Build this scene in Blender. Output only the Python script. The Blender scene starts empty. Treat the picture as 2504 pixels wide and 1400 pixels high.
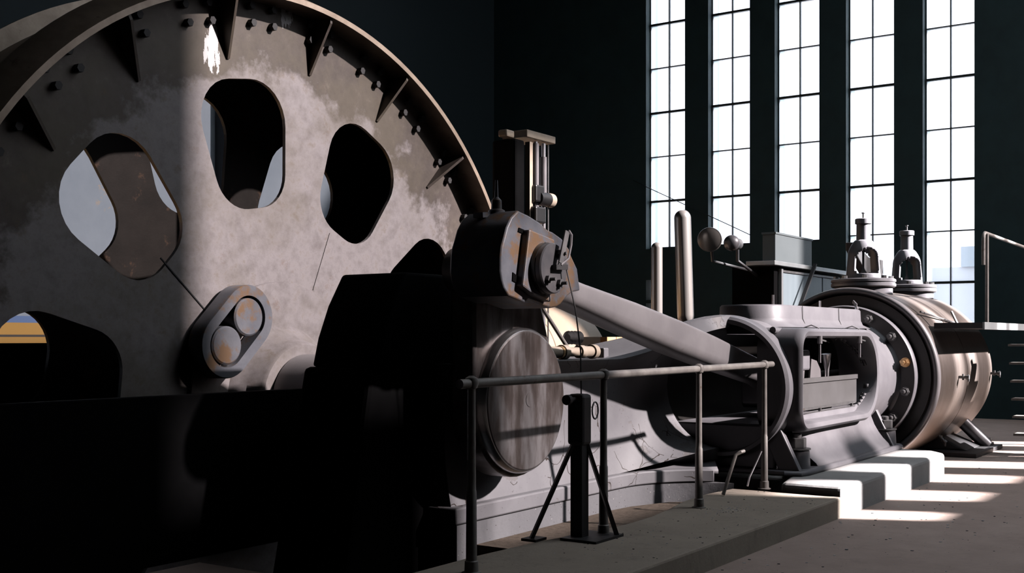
import bpy, bmesh, math, random
from mathutils import Vector, Matrix
random.seed(7)
PI = math.pi
scene = bpy.context.scene
C = scene.collection

# ------------------------------------------------------------------ camera, sky, sun, exposure
EYE = 1.33
F_PX, HOR = 2810.0, 825.0
YAW = math.atan((3154 - 1252) / F_PX)          # angle of the view axis off the cylinder axis (world X)
cam = bpy.data.cameras.new('camera'); cam_o = bpy.data.objects.new('camera', cam); C.objects.link(cam_o)
cam.sensor_width = 36.0
cam.lens = 36.0 * F_PX / 2504.0
cam.shift_y = (HOR - 700.0) / 2504.0
cam.clip_end = 300
cam_o.location = (0, 0, EYE)
cam_o.rotation_euler = (PI / 2, 0, YAW - PI / 2)
scene.camera = cam_o

world = bpy.data.worlds.new('sky'); scene.world = world; world.use_nodes = True
bg = world.node_tree.nodes['Background']
bg.inputs['Color'].default_value = (0.86, 0.93, 1.0, 1)
bg.inputs['Strength'].default_value = 1.8

SUN_DIR = Vector((0.42, -1.0, 0.62)).normalized()   # towards the sun
sun = bpy.data.lights.new('sun', 'SUN'); sun_o = bpy.data.objects.new('sun', sun); C.objects.link(sun_o)
sun.energy = 27.0
sun.angle = math.radians(1.3)
sun.color = (1.0, 0.945, 0.95)
sun_o.rotation_euler = SUN_DIR.to_track_quat('Z', 'Y').to_euler()
sun_o.location = SUN_DIR * 40

vs = scene.view_settings
vs.view_transform = 'Standard'; vs.look = 'None'; vs.gamma = 1.0; vs.use_curve_mapping = False
vs.exposure = 0.5
scene.cycles.diffuse_bounces = 0

# ------------------------------------------------------------------ materials
def _new(name):
    m = bpy.data.materials.new(name); m.use_nodes = True
    nt = m.node_tree; b = nt.nodes['Principled BSDF']
    return m, nt, b
def _noise(nt, scale, detail=6, rough=0.6, stretch=None, coord='Object'):
    tc = nt.nodes.new('ShaderNodeTexCoord'); n = nt.nodes.new('ShaderNodeTexNoise')
    n.inputs['Scale'].default_value = scale; n.inputs['Detail'].default_value = detail; n.inputs['Roughness'].default_value = rough
    if stretch:
        mp = nt.nodes.new('ShaderNodeMapping'); mp.inputs['Scale'].default_value = stretch
        nt.links.new(tc.outputs[coord], mp.inputs['Vector']); nt.links.new(mp.outputs['Vector'], n.inputs['Vector'])
    else:
        nt.links.new(tc.outputs[coord], n.inputs['Vector'])
    return n.outputs['Fac']
def _ramp(nt, fac, stops):
    r = nt.nodes.new('ShaderNodeValToRGB'); e = r.color_ramp.elements
    e[0].position, e[0].color = stops[0][0], (*stops[0][1], 1)
    e[1].position, e[1].color = stops[-1][0], (*stops[-1][1], 1)
    for p, c in stops[1:-1]:
        x = e.new(p); x.color = (*c, 1)
    nt.links.new(fac, r.inputs['Fac']); return r.outputs['Color']
def _mix(nt, fac, a, b):
    m = nt.nodes.new('ShaderNodeMix'); m.data_type = 'RGBA'
    if isinstance(fac, float): m.inputs['Factor'].default_value = fac
    else: nt.links.new(fac, m.inputs['Factor'])
    for s, v in (('A', a), ('B', b)):
        k = [i for i in m.inputs if i.name == s and i.type == 'RGBA'][0]
        if isinstance(v, tuple): k.default_value = (*v, 1)
        else: nt.links.new(v, k)
    return [o for o in m.outputs if o.type == 'RGBA'][0]
def _math(nt, op, a, b=None, clamp=False):
    m = nt.nodes.new('ShaderNodeMath'); m.operation = op; m.use_clamp = clamp
    for i, v in enumerate((a, b)):
        if v is None: continue
        if isinstance(v, (int, float)): m.inputs[i].default_value = v
        else: nt.links.new(v, m.inputs[i])
    return m.outputs[0]
def _bump(nt, b, h, strength=0.3, dist=0.01):
    bp = nt.nodes.new('ShaderNodeBump'); bp.inputs['Strength'].default_value = strength; bp.inputs['Distance'].default_value = dist
    nt.links.new(h, bp.inputs['Height']); nt.links.new(bp.outputs['Normal'], b.inputs['Normal'])

def mat_basic(name, c1, c2, scale=6.0, rough=0.6, metal=0.0, rust=None, rust_at=0.62, rust_scale=5.0, bump=0.15, stretch=None, fine=60.0):
    m, nt, b = _new(name)
    n = _noise(nt, scale, stretch=stretch)
    col = _ramp(nt, n, [(0.3, c1), (0.7, c2)])
    if rust:
        r = _noise(nt, rust_scale, 9, 0.7)
        f = _ramp(nt, r, [(rust_at, (0, 0, 0)), (rust_at + 0.09, (1, 1, 1))])
        col = _mix(nt, f, col, rust)
    nt.links.new(col, b.inputs['Base Color'])
    b.inputs['Roughness'].default_value = rough; b.inputs['Metallic'].default_value = metal
    if bump: _bump(nt, b, _noise(nt, fine, 4, 0.6), bump, 0.004)
    return m

M = {}
M['paint'] = mat_basic('grey_machine_paint', (.225, .218, .24), (.30, .292, .315), 3.5, .46, 0, (.16, .14, .13), .67, 7, .12)
M['rodsteel'] = mat_basic('worn_rod_steel', (.24, .225, .235), (.33, .31, .32), 2.2, .42, .15, (.20, .15, .12), .64, 5, .1)
M['bigend'] = mat_basic('blued_steel_with_rust', (.12, .128, .155), (.20, .203, .225), 5, .45, .1, (.21, .125, .07), .50, 4.2, .15)
M['capsteel'] = mat_basic('dark_steel_cap', (.10, .10, .11), (.17, .16, .165), 6, .38, .3, (.16, .11, .07), .62, 8, .1)
M['darkiron'] = mat_basic('dark_cast_iron', (.018, .018, .020), (.035, .034, .036), 6, .6, 0, (.05, .03, .02), .66, 6, .2)
M['black'] = mat_basic('black_enamel', (.012, .012, .013), (.02, .02, .021), 6, .4, 0, None, bump=.08)
M['rail'] = mat_basic('worn_rail_paint', (.22, .20, .19), (.36, .335, .31), 9, .5, .1, (.15, .10, .07), .6, 12, .15)
M['bolt'] = mat_basic('dusty_bolt_steel', (.12, .12, .125), (.20, .195, .195), 10, .45, .3, (.14, .10, .07), .6, 9, .15)
M['bright'] = mat_basic('bright_rod', (.52, .50, .52), (.66, .64, .66), 5, .28, .6, None, bump=.04)
M['cream'] = mat_basic('cream_varnished_plate', (.50, .40, .30), (.62, .52, .42), 6, .5, 0, None)
M['case'] = mat_basic('polished_casing', (.13, .115, .105), (.18, .165, .155), 2, .33, .35, None, bump=.03, stretch=(1, 1, .15))
M['brass'] = mat_basic('brass', (.55, .33, .16), (.70, .47, .25), 8, .35, .7, None)
M['tan'] = mat_basic('tan_lagging_sheet', (.50, .37, .26), (.60, .46, .34), 1.6, .5, 0, (.45, .34, .25), .66, 3, .05)
M['panel'] = mat_basic('pale_blue_panel', (.25, .31, .345), (.30, .365, .40), 1.2, .5, 0, (.33, .34, .28), .62, 2.2, .03, stretch=(6, 6, .4))
M['box'] = mat_basic('grey_green_sheet', (.17, .20, .21), (.21, .24, .25), 1.5, .5, 0, None, bump=.05)
M['alu'] = mat_basic('aluminium_trim', (.40, .42, .43), (.50, .52, .52), 5, .35, .4, None, bump=.05)
M['brick'] = mat_basic('orange_brick', (.34, .15, .05), (.45, .21, .08), 9, .8, 0, (.25, .12, .06), .6, 9, .3)
M['copper'] = mat_basic('orange_copper_box', (.42, .21, .08), (.50, .27, .11), 5, .45, .2, None)
M['winframe'] = mat_basic('dark_window_iron', (.02, .032, .034), (.035, .05, .05), 5, .55, 0, (.05, .035, .02), .64, 6, .2)
M['white'] = mat_basic('white_paper', (.72, .72, .74), (.8, .8, .82), 4, .7, 0, None, bump=0)
M['wallend'] = mat_basic('dark_teal_wall', (.012, .034, .038), (.022, .055, .06), 2.0, .7, 0, (.06, .065, .06), .68, 3.2, .25)
M['ceil'] = mat_basic('dark_ceiling', (.04, .04, .042), (.06, .06, .062), 1.5, .8, 0, None)
M['wallside'] = mat_basic('dim_plaster', (.06, .065, .07), (.09, .095, .10), 1.2, .8, 0, (.12, .10, .08), .66, 2, .2)
M['dirt'] = mat_basic('brown_grit', (.10, .075, .055), (.20, .155, .12), 30, .9, 0, (.42, .36, .30), .68, 60, .6, fine=90)
M['ground'] = mat_basic('outside_ground', (.55, .55, .56), (.65, .65, .66), .3, .9, 0, None)

def mat_concrete(name, c1, c2, dark, specks=True, sc=2.0):
    m, nt, b = _new(name)
    n = _noise(nt, sc, 8, .65)
    col = _ramp(nt, n, [(.28, c1), (.72, c2)])
    st = _ramp(nt, _noise(nt, 5.5, 8, .7, (1, 1, .35)), [(.55, (0, 0, 0)), (.75, (1, 1, 1))])
    col = _mix(nt, _math(nt, 'MULTIPLY', st, .55), col, dark)
    if specks:
        v = nt.nodes.new('ShaderNodeTexVoronoi'); v.inputs['Scale'].default_value = 34
        tc = nt.nodes.new('ShaderNodeTexCoord'); nt.links.new(tc.outputs['Object'], v.inputs['Vector'])
        near = _math(nt, 'LESS_THAN', v.outputs['Distance'], .13)
        sep = nt.nodes.new('ShaderNodeSeparateColor'); nt.links.new(v.outputs['Color'], sep.inputs[0])
        lt = _math(nt, 'MULTIPLY', near, _math(nt, 'GREATER_THAN', sep.outputs[0], .86))
        dk = _math(nt, 'MULTIPLY', near, _math(nt, 'LESS_THAN', sep.outputs[1], .10))
        col = _mix(nt, lt, col, (.62, .60, .60)); col = _mix(nt, dk, col, (.07, .055, .045))
    nt.links.new(col, b.inputs['Base Color']); b.inputs['Roughness'].default_value = .85
    _bump(nt, b, _noise(nt, 26, 8, .7), .35, .01)
    return m
M['floor'] = mat_concrete('pinkish_screed', (.54, .405, .35), (.70, .545, .48), (.42, .30, .255))
M['step'] = mat_concrete('grey_brown_concrete', (.46, .385, .315), (.60, .51, .42), (.25, .20, .17))
M['block'] = mat_concrete('pale_concrete', (.52, .50, .49), (.64, .62, .61), (.36, .35, .36), False)
M['found'] = mat_concrete('painted_foundation', (.20, .20, .215), (.27, .27, .285), (.12, .12, .13), True)

def mat_bed():
    m, nt, b = _new('peeling_grey_bed_paint')
    col = _ramp(nt, _noise(nt, 2.6, 8, .6), [(.3, (.25, .245, .265)), (.7, (.34, .335, .355))])
    v = nt.nodes.new('ShaderNodeTexVoronoi'); v.feature = 'DISTANCE_TO_EDGE'; v.inputs['Scale'].default_value = 2.6
    tc = nt.nodes.new('ShaderNodeTexCoord'); nz = nt.nodes.new('ShaderNodeTexNoise'); nz.inputs['Scale'].default_value = 4
    va = nt.nodes.new('ShaderNodeVectorMath'); va.operation = 'ADD'
    vm = nt.nodes.new('ShaderNodeVectorMath'); vm.operation = 'SCALE'; vm.inputs['Scale'].default_value = .35
    nt.links.new(tc.outputs['Object'], nz.inputs['Vector']); nt.links.new(nz.outputs['Color'], vm.inputs[0])
    nt.links.new(tc.outputs['Object'], va.inputs[0]); nt.links.new(vm.outputs[0], va.inputs[1]); nt.links.new(va.outputs[0], v.inputs['Vector'])
    thin = _math(nt, 'LESS_THAN', v.outputs['Distance'], .009)
    where = _math(nt, 'GREATER_THAN', _noise(nt, 2.1, 3, .5), .54)
    crack = _math(nt, 'MULTIPLY', thin, where)
    flake = _ramp(nt, _noise(nt, 3.4, 9, .62), [(.62, (0, 0, 0)), (.635, (1, 1, 1))])
    col = _mix(nt, flake, col, (.26, .245, .25)); col = _mix(nt, crack, col, (.06, .045, .04))
    sp = _ramp(nt, _noise(nt, 46, 3, .6), [(.66, (0, 0, 0)), (.72, (1, 1, 1))])
    col = _mix(nt, _math(nt, 'MULTIPLY', sp, .6), col, (.10, .09, .09))
    nt.links.new(col, b.inputs['Base Color']); b.inputs['Roughness'].default_value = .55
    h = _math(nt, 'ADD', _math(nt, 'MULTIPLY', flake, -.6), _math(nt, 'MULTIPLY', crack, -1.0))
    _bump(nt, b, h, .5, .006)
    return m
M['bed'] = mat_bed()

DC = (6.05, .88)      # shaft centre (x, z)
def mat_drum():
    m, nt, b = _new('worn_drum_plate')
    g = nt.nodes.new('ShaderNodeNewGeometry'); sp = nt.nodes.new('ShaderNodeSeparateXYZ'); nt.links.new(g.outputs['Position'], sp.inputs[0])
    dx = _math(nt, 'SUBTRACT', sp.outputs['X'], DC[0]); dz = _math(nt, 'SUBTRACT', sp.outputs['Z'], DC[1])
    r = _math(nt, 'SQRT', _math(nt, 'ADD', _math(nt, 'MULTIPLY', dx, dx), _math(nt, 'MULTIPLY', dz, dz)))
    n1 = _noise(nt, 2.2, 8, .65); n2 = _noise(nt, 9, 8, .7)
    grey = _ramp(nt, n2, [(.3, (.22, .195, .195)), (.55, (.33, .30, .305)), (.72, (.24, .20, .175))])
    brown = _ramp(nt, n2, [(.28, (.06, .047, .041)), (.6, (.105, .084, .074)), (.75, (.19, .16, .14))])
    edge = _math(nt, 'ADD', r, _math(nt, 'MULTIPLY', _math(nt, 'SUBTRACT', n1, .5), 1.3))
    f = _ramp(nt, edge, [(2.30 / 4, (0, 0, 0)), (2.44 / 4, (1, 1, 1))])
    # ramps clamp at 1, so feed r/4
    f_in = _math(nt, 'DIVIDE', edge, 4.0)
    nt.links.new(f_in, f.node.inputs['Fac'])
    col = _mix(nt, f, grey, brown)
    rust = _ramp(nt, _noise(nt, 5, 10, .75), [(.60, (0, 0, 0)), (.72, (1, 1, 1))])
    col = _mix(nt, _math(nt, 'MULTIPLY', rust, .6), col, (.17, .10, .06))
    och = _ramp(nt, _noise(nt, 1.1, 9, .7), [(.46, (0, 0, 0)), (.62, (1, 1, 1))])
    col = _mix(nt, _math(nt, 'MULTIPLY', och, .45), col, (.15, .125, .085))
    # two bare places ground bright with a wire brush
    def patch(px, pz, hx, hz):
        a = _math(nt, 'DIVIDE', _math(nt, 'SUBTRACT', sp.outputs['X'], px), hx); c = _math(nt, 'DIVIDE', _math(nt, 'SUBTRACT', sp.outputs['Z'], pz), hz)
        d = _math(nt, 'ADD', _math(nt, 'MULTIPLY', a, a), _math(nt, 'MULTIPLY', c, c))
        d = _math(nt, 'ADD', d, _math(nt, 'MULTIPLY', _math(nt, 'SUBTRACT', _noise(nt, 22, 5, .7, (1, 1, .25)), .5), 3.4))
        return _math(nt, 'LESS_THAN', d, .45)
    p = _math(nt, 'MAXIMUM', patch(5.40, 3.33, .085, .24), patch(6.10, 3.70, .11, .11))
    col = _mix(nt, p, col, (.82, .80, .80))
    nt.links.new(col, b.inputs['Base Color'])
    b.inputs['Metallic'].default_value = .12; b.inputs['Roughness'].default_value = .52
    _bump(nt, b, n2, .12, .006)
    return m
M['drum'] = mat_drum()

def mat_boss():
    m, nt, b = _new('turned_crank_boss_steel')
    n = _noise(nt, 3.2, 7, .6, (2.2, 1, .55))
    col = _ramp(nt, n, [(.30, (.035, .025, .02)), (.46, (.11, .09, .085)), (.62, (.27, .255, .26))])
    nt.links.new(col, b.inputs['Base Color']); b.inputs['Metallic'].default_value = .35; b.inputs['Roughness'].default_value = .38
    _bump(nt, b, _noise(nt, 40, 4, .6), .08, .003); return m
M['boss'] = mat_boss()

def mat_lagging():
    m, nt, b = _new('brushed_cylinder_lagging')
    n = _noise(nt, 4, 8, .75, (9, 1.0, 1.0)); n2 = _noise(nt, 1.6, 6, .6)
    steel = _ramp(nt, n, [(.3, (.12, .098, .086)), (.7, (.21, .175, .16))])
    patina = _ramp(nt, n, [(.3, (.075, .04, .02)), (.7, (.20, .115, .05))])
    tc = nt.nodes.new('ShaderNodeTexCoord'); sp = nt.nodes.new('ShaderNodeSeparateXYZ'); nt.links.new(tc.outputs['Object'], sp.inputs[0])
    f = _math(nt, 'ADD', _math(nt, 'MULTIPLY', sp.outputs['Z'], -.55), _math(nt, 'ADD', _math(nt, 'MULTIPLY', n2, .9), .05), True)
    col = _mix(nt, _math(nt, 'MULTIPLY', f, 1.0, True), steel, patina)
    nt.links.new(col, b.inputs['Base Color']); b.inputs['Metallic'].default_value = .55; b.inputs['Roughness'].default_value = .40
    b.inputs['Anisotropic'].default_value = .5
    _bump(nt, b, n, .06, .003); return m
M['lag'] = mat_lagging()

def mat_backwall():
    m, nt, b = _new('blue_wall_with_stripe_and_ochre_dado')
    g = nt.nodes.new('ShaderNodeNewGeometry'); sp = nt.nodes.new('ShaderNodeSeparateXYZ'); nt.links.new(g.outputs['Position'], sp.inputs[0])
    n = _noise(nt, 1.4, 8, .65)
    blue = _ramp(nt, n, [(.3, (.40, .47, .56)), (.7, (.50, .57, .66))])
    fl = _ramp(nt, _noise(nt, 1.7, 10, .7), [(.66, (0, 0, 0)), (.675, (1, 1, 1))])
    blue = _mix(nt, fl, blue, (.62, .56, .52))
    z = sp.outputs['Z']
    blue = _mix(nt, _math(nt, 'GREATER_THAN', _math(nt, 'ADD', z, _math(nt, 'MULTIPLY', n, .3)), 5.50), blue, (.022, .040, .048))  # dark teal up here and at the right end paints unlit wall
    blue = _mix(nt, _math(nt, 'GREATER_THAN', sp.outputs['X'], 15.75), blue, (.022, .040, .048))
    col = _mix(nt, _math(nt, 'LESS_THAN', z, 1.62), blue, (.20, .31, .60))
    col = _mix(nt, _math(nt, 'LESS_THAN', z, 1.53), col, (.74, .42, .12))
    col = _mix(nt, _math(nt, 'MULTIPLY', _math(nt, 'LESS_THAN', z, 1.37), _math(nt, 'GREATER_THAN', z, 1.34)), col, (.10, .09, .09))
    nt.links.new(col, b.inputs['Base Color']); b.inputs['Roughness'].default_value = .75
    return m
M['wallback'] = mat_backwall()

def mat_glass():
    m, nt, b = _new('rippled_window_glass')
    out = nt.nodes['Material Output']
    tr = nt.nodes.new('ShaderNodeBsdfTransparent'); tr.inputs['Color'].default_value = (.95, .97, 1, 1)
    df = nt.nodes.new('ShaderNodeBsdfTranslucent'); df.inputs['Color'].default_value = (.75, .78, .88, 1)
    gl = nt.nodes.new('ShaderNodeBsdfGlossy'); gl.inputs['Roughness'].default_value = .2
    mx = nt.nodes.new('ShaderNodeMixShader'); mx.inputs[0].default_value = .12
    m2 = nt.nodes.new('ShaderNodeMixShader'); m2.inputs[0].default_value = .03
    nt.links.new(tr.outputs[0], mx.inputs[1]); nt.links.new(df.outputs[0], mx.inputs[2])
    nt.links.new(mx.outputs[0], m2.inputs[1]); nt.links.new(gl.outputs[0], m2.inputs[2]); nt.links.new(m2.outputs[0], out.inputs['Surface'])
    bp = nt.nodes.new('ShaderNodeBump'); bp.inputs['Strength'].default_value = .4
    nt.links.new(_noise(nt, 30, 3, .5), bp.inputs['Height']); nt.links.new(bp.outputs['Normal'], gl.inputs['Normal'])
    return m
M['glass'] = mat_glass()
def mat_frost():
    m, nt, b = _new('frosted_dirty_glass'); out = nt.nodes['Material Output']
    tr = nt.nodes.new('ShaderNodeBsdfTransparent'); tr.inputs['Color'].default_value = (1, .97, .96, 1)
    df = nt.nodes.new('ShaderNodeBsdfTranslucent'); df.inputs['Color'].default_value = (.10, .10, .11, 1)
    mx = nt.nodes.new('ShaderNodeMixShader'); mx.inputs[0].default_value = .63
    nt.links.new(tr.outputs[0], mx.inputs[1]); nt.links.new(df.outputs[0], mx.inputs[2]); nt.links.new(mx.outputs[0], out.inputs['Surface'])
    return m
M['frost'] = mat_frost()
M['frost_thin'] = mat_frost(); M['frost_thin'].name = 'lightly_frosted_glass'; M['frost_thin'].node_tree.nodes['Mix Shader'].inputs[0].default_value = .53  # clearer copy so more sun reaches guide and cylinder
M['roofdim'] = mat_frost(); M['roofdim'].name = 'dimming_roof_glass'  # opaque share holds back the sun on the back wall
M['roofdim'].node_tree.nodes['Mix Shader'].inputs[0].default_value = .78
M['shadeblack'] = mat_basic('shade_black_sheet', (.0022, .0022, .0025), (.0045, .0045, .005), 5, .85, 0, None, bump=.1)  # near-black colour that stands in for shade on unlit parts
M['shadeblack'].node_tree.nodes['Principled BSDF'].inputs['Specular IOR Level'].default_value = .06
M['rimsteel'] = mat_basic('tan_worn_rim_steel', (.30, .23, .175), (.46, .37, .29), 7, .4, .3, (.15, .10, .07), .62, 6, .12)
M['sheet'] = mat_basic('dull_galvanised_sheet', (.17, .165, .165), (.22, .215, .22), 3, .42, .3, None, bump=.03)
M['drumshade'] = mat_basic('rusty_plate_with_painted_shade', (.008, .006, .005), (.018, .014, .012), 4, .6, .1, (.07, .04, .026), .6, 6, .15)  # rust specks over a near-black base that paints the drum's inner shade
M['polish'] = mat_basic('polished_steel_rim', (.35, .33, .33), (.48, .46, .46), 4, .22, .85, None, bump=.02)
M['bore'] = mat_basic('oily_bore_and_painted_shade', (.012, .011, .011), (.03, .027, .025), 4, .35, .2, None, bump=.1)  # oily bore; also paints the shade on flange face and front cover

# ------------------------------------------------------------------ mesh builder
ORG = {}
class MB:
    def __init__(s): s.v = []; s.f = []
    def add(s, vs, fs):
        o = len(s.v); s.v += [tuple(p) for p in vs]; s.f += [tuple(i + o for i in f) for f in fs]; return s
    def box(s, x0, x1, y0, y1, z0, z1):
        return s.add([(x0,y0,z0),(x1,y0,z0),(x1,y1,z0),(x0,y1,z0),(x0,y0,z1),(x1,y0,z1),(x1,y1,z1),(x0,y1,z1)],
                     [(0,3,2,1),(4,5,6,7),(0,1,5,4),(1,2,6,5),(2,3,7,6),(3,0,4,7)])
    def bar(s, a, b, w, h=None, up=(0,0,1)):            # rectangular bar between two points
        a, b = Vector(a), Vector(b); h = h or w; d = (b - a).normalized(); u = Vector(up)
        if abs(d.dot(u)) > .98: u = Vector((1,0,0))
        r = d.cross(u).normalized(); u = r.cross(d).normalized(); vs_ = []
        for p in (a, b):
            for i, j in ((-1,-1),(1,-1),(1,1),(-1,1)): vs_.append(p + r*(i*w/2) + u*(j*h/2))
        return s.add(vs_, [(0,1,2,3),(7,6,5,4),(0,4,5,1),(1,5,6,2),(2,6,7,3),(3,7,4,0)])
    def tube(s, pts, rad, n=12, cap=True):              # round tube through points; rad a number or a list
        pts = [Vector(p) for p in pts]; rr = rad if isinstance(rad, (list, tuple)) else [rad]*len(pts)
        d0 = (pts[1]-pts[0]).normalized(); u = Vector((0,0,1)) if abs(d0.z) < .95 else Vector((1,0,0))
        r = d0.cross(u).normalized(); rings = []
        for i, p in enumerate(pts):
            d = ((pts[min(i+1,len(pts)-1)]-pts[i]).normalized() + (pts[i]-pts[max(i-1,0)]).normalized())
            d = d.normalized() if d.length > 1e-6 else d0
            r = (r - d*r.dot(d)).normalized(); w = d.cross(r)
            rings.append([p + (r*math.cos(2*PI*k/n) + w*math.sin(2*PI*k/n))*rr[i] for k in range(n)])
        return s.rings(rings, cap)
    def rings(s, rings, cap=True, closed=True, loop=False):
        n = len(rings[0]); vs_ = [p for q in rings for p in q]; fs = []
        L = len(rings)
        for i in range(L if loop else L-1):
            for k in range(n if closed else n-1):
                a, b2 = i*n+k, i*n+(k+1)%n; i2 = (i+1) % L; fs.append((a, b2, i2*n+(k+1)%n, i2*n+k))
        if cap and not loop:
            fs.append(tuple(range(n-1,-1,-1))); fs.append(tuple((L-1)*n+k for k in range(n)))
        return s.add(vs_, fs)
    def lathe(s, prof, c, axis='X', n=48, a0=0, a1=2*PI, loop=False):    # prof: (along, radius) pairs about the axis through c
        full = abs(a1-a0-2*PI) < 1e-6; m = n if full else n+1; rg = []
        for t, r in prof:
            ring = []
            for k in range(m):
                a = a0 + (a1-a0)*k/n; p, q = r*math.cos(a), r*math.sin(a)
                ring.append((c[0]+t, c[1]+p, c[2]+q) if axis == 'X' else (c[0]+p, c[1]+t, c[2]+q) if axis == 'Y' else (c[0]+p, c[1]+q, c[2]+t))
            rg.append(ring)
        return s.rings(rg, cap=full and not loop, closed=full, loop=loop)
    def prism(s, poly, axis, t0, t1):                   # polygon extruded along an axis
        def P(p, t): return (t,p[0],p[1]) if axis == 'X' else (p[0],t,p[1]) if axis == 'Y' else (p[0],p[1],t)
        n = len(poly)
        return s.add([P(p,t0) for p in poly]+[P(p,t1) for p in poly],
                     [tuple(range(n-1,-1,-1)), tuple(range(n,2*n))]+[(k,(k+1)%n,n+(k+1)%n,n+k) for k in range(n)])
    def build(s, name, mat, parent=None, smooth=35, bevel=0, solid=0, shift=None, segs=2):
        me = bpy.data.meshes.new(name)
        if parent is not None: o0 = ORG[parent.name]
        else:
            xs = [p[0] for p in s.v]; ys = [p[1] for p in s.v]; zs = [p[2] for p in s.v]
            o0 = Vector(((min(xs)+max(xs))/2, (min(ys)+max(ys))/2, min(zs)))
        me.from_pydata([Vector(p)-o0 for p in s.v], [], s.f); me.update()
        bm = bmesh.new(); bm.from_mesh(me); bmesh.ops.recalc_face_normals(bm, faces=bm.faces); bm.to_mesh(me); bm.free()
        if smooth: me.shade_smooth(); me.set_sharp_from_angle(angle=math.radians(smooth))
        me.materials.append(M[mat])
        o = bpy.data.objects.new(name, me); C.objects.link(o)
        if parent is not None: o.parent = parent
        else: o.location = o0
        ORG[o.name] = o0
        if solid:
            md = o.modifiers.new('thickness', 'SOLIDIFY'); md.thickness = solid; md.offset = 0
        if bevel:
            md = o.modifiers.new('edge', 'BEVEL'); md.width = bevel; md.segments = segs; md.limit_method = 'ANGLE'; md.angle_limit = math.radians(40)
        return o
def tag(o, label, cat, group=None, kind=None):
    o['label'] = label; o['category'] = cat
    if group: o['group'] = group
    if kind: o['kind'] = kind
    return o
def thing(name, loc, label, cat, group=None, kind=None):
    o = bpy.data.objects.new(name, None); C.objects.link(o); o.location = loc; o.empty_display_size = .1
    ORG[o.name] = Vector(loc); return tag(o, label, cat, group, kind)
def circle(cx, cy, r, n=24, a0=0, a1=2*PI, end=False):
    m = n if not end else n+1
    return [(cx+r*math.cos(a0+(a1-a0)*k/n), cy+r*math.sin(a0+(a1-a0)*k/n)) for k in range(m)]
def rounded(poly, radii, n=8):
    out = []; L = len(poly)
    for i in range(L):
        p = Vector(poly[i]); a = Vector(poly[i-1]); b = Vector(poly[(i+1)%L]); r = radii[i] if isinstance(radii,(list,tuple)) else radii
        u = (a-p).normalized(); w = (b-p).normalized(); ang = u.angle(w); t = min(r/math.tan(ang/2), (a-p).length*.5, (b-p).length*.5); r = t*math.tan(ang/2)
        if r < 1e-5: out.append(tuple(p)); continue
        c = p + (u+w).normalized()*(r/math.sin(ang/2)); s0 = p+u*t-c; s1 = p+w*t-c
        a0 = math.atan2(s0.y, s0.x); da = math.atan2(s1.y, s1.x)-a0
        while da > PI: da -= 2*PI
        while da < -PI: da += 2*PI
        out += [(c.x+r*math.cos(a0+da*k/n), c.y+r*math.sin(a0+da*k/n)) for k in range(n+1)]
    return out
def plate_with_holes(outer, holes, y):
    bm = bmesh.new(); es = []
    for lp in [outer]+holes:
        v_ = [bm.verts.new((p[0], y, p[1])) for p in lp]
        es += [bm.edges.new((v_[i], v_[(i+1)%len(v_)])) for i in range(len(v_))]
    bmesh.ops.triangle_fill(bm, use_beauty=True, use_dissolve=False, edges=es)
    bm.verts.index_update(); m = MB(); m.add([tuple(v.co) for v in bm.verts], [tuple(v.index for v in f.verts) for f in bm.faces]); bm.free(); return m
def hexnut(m, p, axis, r, h):                           # hexagonal prism, h along the axis from p
    t0 = p['XYZ'.index(axis)]; c = [q for i, q in enumerate(p) if i != 'XYZ'.index(axis)]
    return m.prism(circle(c[0], c[1], r, 6, .3), axis, min(t0, t0+h), max(t0, t0+h))
def copy_tree(o, parent=None):
    c = o.copy(); C.objects.link(c)
    if parent: c.parent = parent
    ORG[c.name] = ORG.get(o.name)
    for ch in list(o.children): copy_tree(ch, c)
    return c

# ------------------------------------------------------------------ the hall
XE, YB, YS, XL, ZC = 20.0, 14.0, -4.5, -6.0, 11.0
ZP = -2.4
# floor with pits: crank and wheel pit, cylinder pit
def floor_mesh():
    m = MB(); xs = [XL, 2.6, 4.6, 8.60, 9.6, 11.66, 15.2, XE]; ys = [YS, 3.55, 4.95, 5.35, 7.65, YB]
    for i in range(len(xs)-1):
        for j in range(len(ys)-1):
            x0, x1, y0, y1 = xs[i], xs[i+1], ys[j], ys[j+1]; xm, ym = (x0+x1)/2, (y0+y1)/2
            wheel = 2.6 < xm < 9.6 and 5.35 < ym < 7.65
            crank = 4.6 < xm < 8.60 and 3.55 < ym < 5.35
            cyl = 11.66 < xm < 15.2 and 3.55 < ym < 4.95
            if not (wheel or crank or cyl): m.box(x0, x1, y0, y1, -.25, 0)
    return m
tag(floor_mesh().build('floor', 'floor', smooth=0), 'pinkish brown screed floor of the engine hall', 'floor', kind='structure')
tag(MB().box(XL, XE, YS, YB, ZP-.1, ZP).build('trim_1', 'dirt', smooth=0), 'dark bottom of the machine pits', 'pit floor', kind='structure')
m = MB().box(2.5, 2.6, 5.35, 7.65, ZP, -.25).box(9.6, 9.7, 5.35, 7.65, ZP, -.25).box(2.6, 9.6, 7.65, 7.75, ZP, -.25).box(2.5, 4.6, 5.25, 5.35, ZP, -.25).box(8.66, 9.7, 5.25, 5.35, ZP, -.25)
tag(m.build('wall_pit', 'darkiron', smooth=0), 'dark lining of the wheel pit', 'pit wall', kind='structure')
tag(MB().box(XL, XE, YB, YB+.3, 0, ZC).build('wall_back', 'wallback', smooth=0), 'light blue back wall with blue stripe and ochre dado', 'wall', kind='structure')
tag(MB().box(XL-.3, XL, YS, YB, 0, ZC).build('wall_left', 'wallside', smooth=0), 'dim plaster wall at the dark end of the hall', 'wall', kind='structure')
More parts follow.
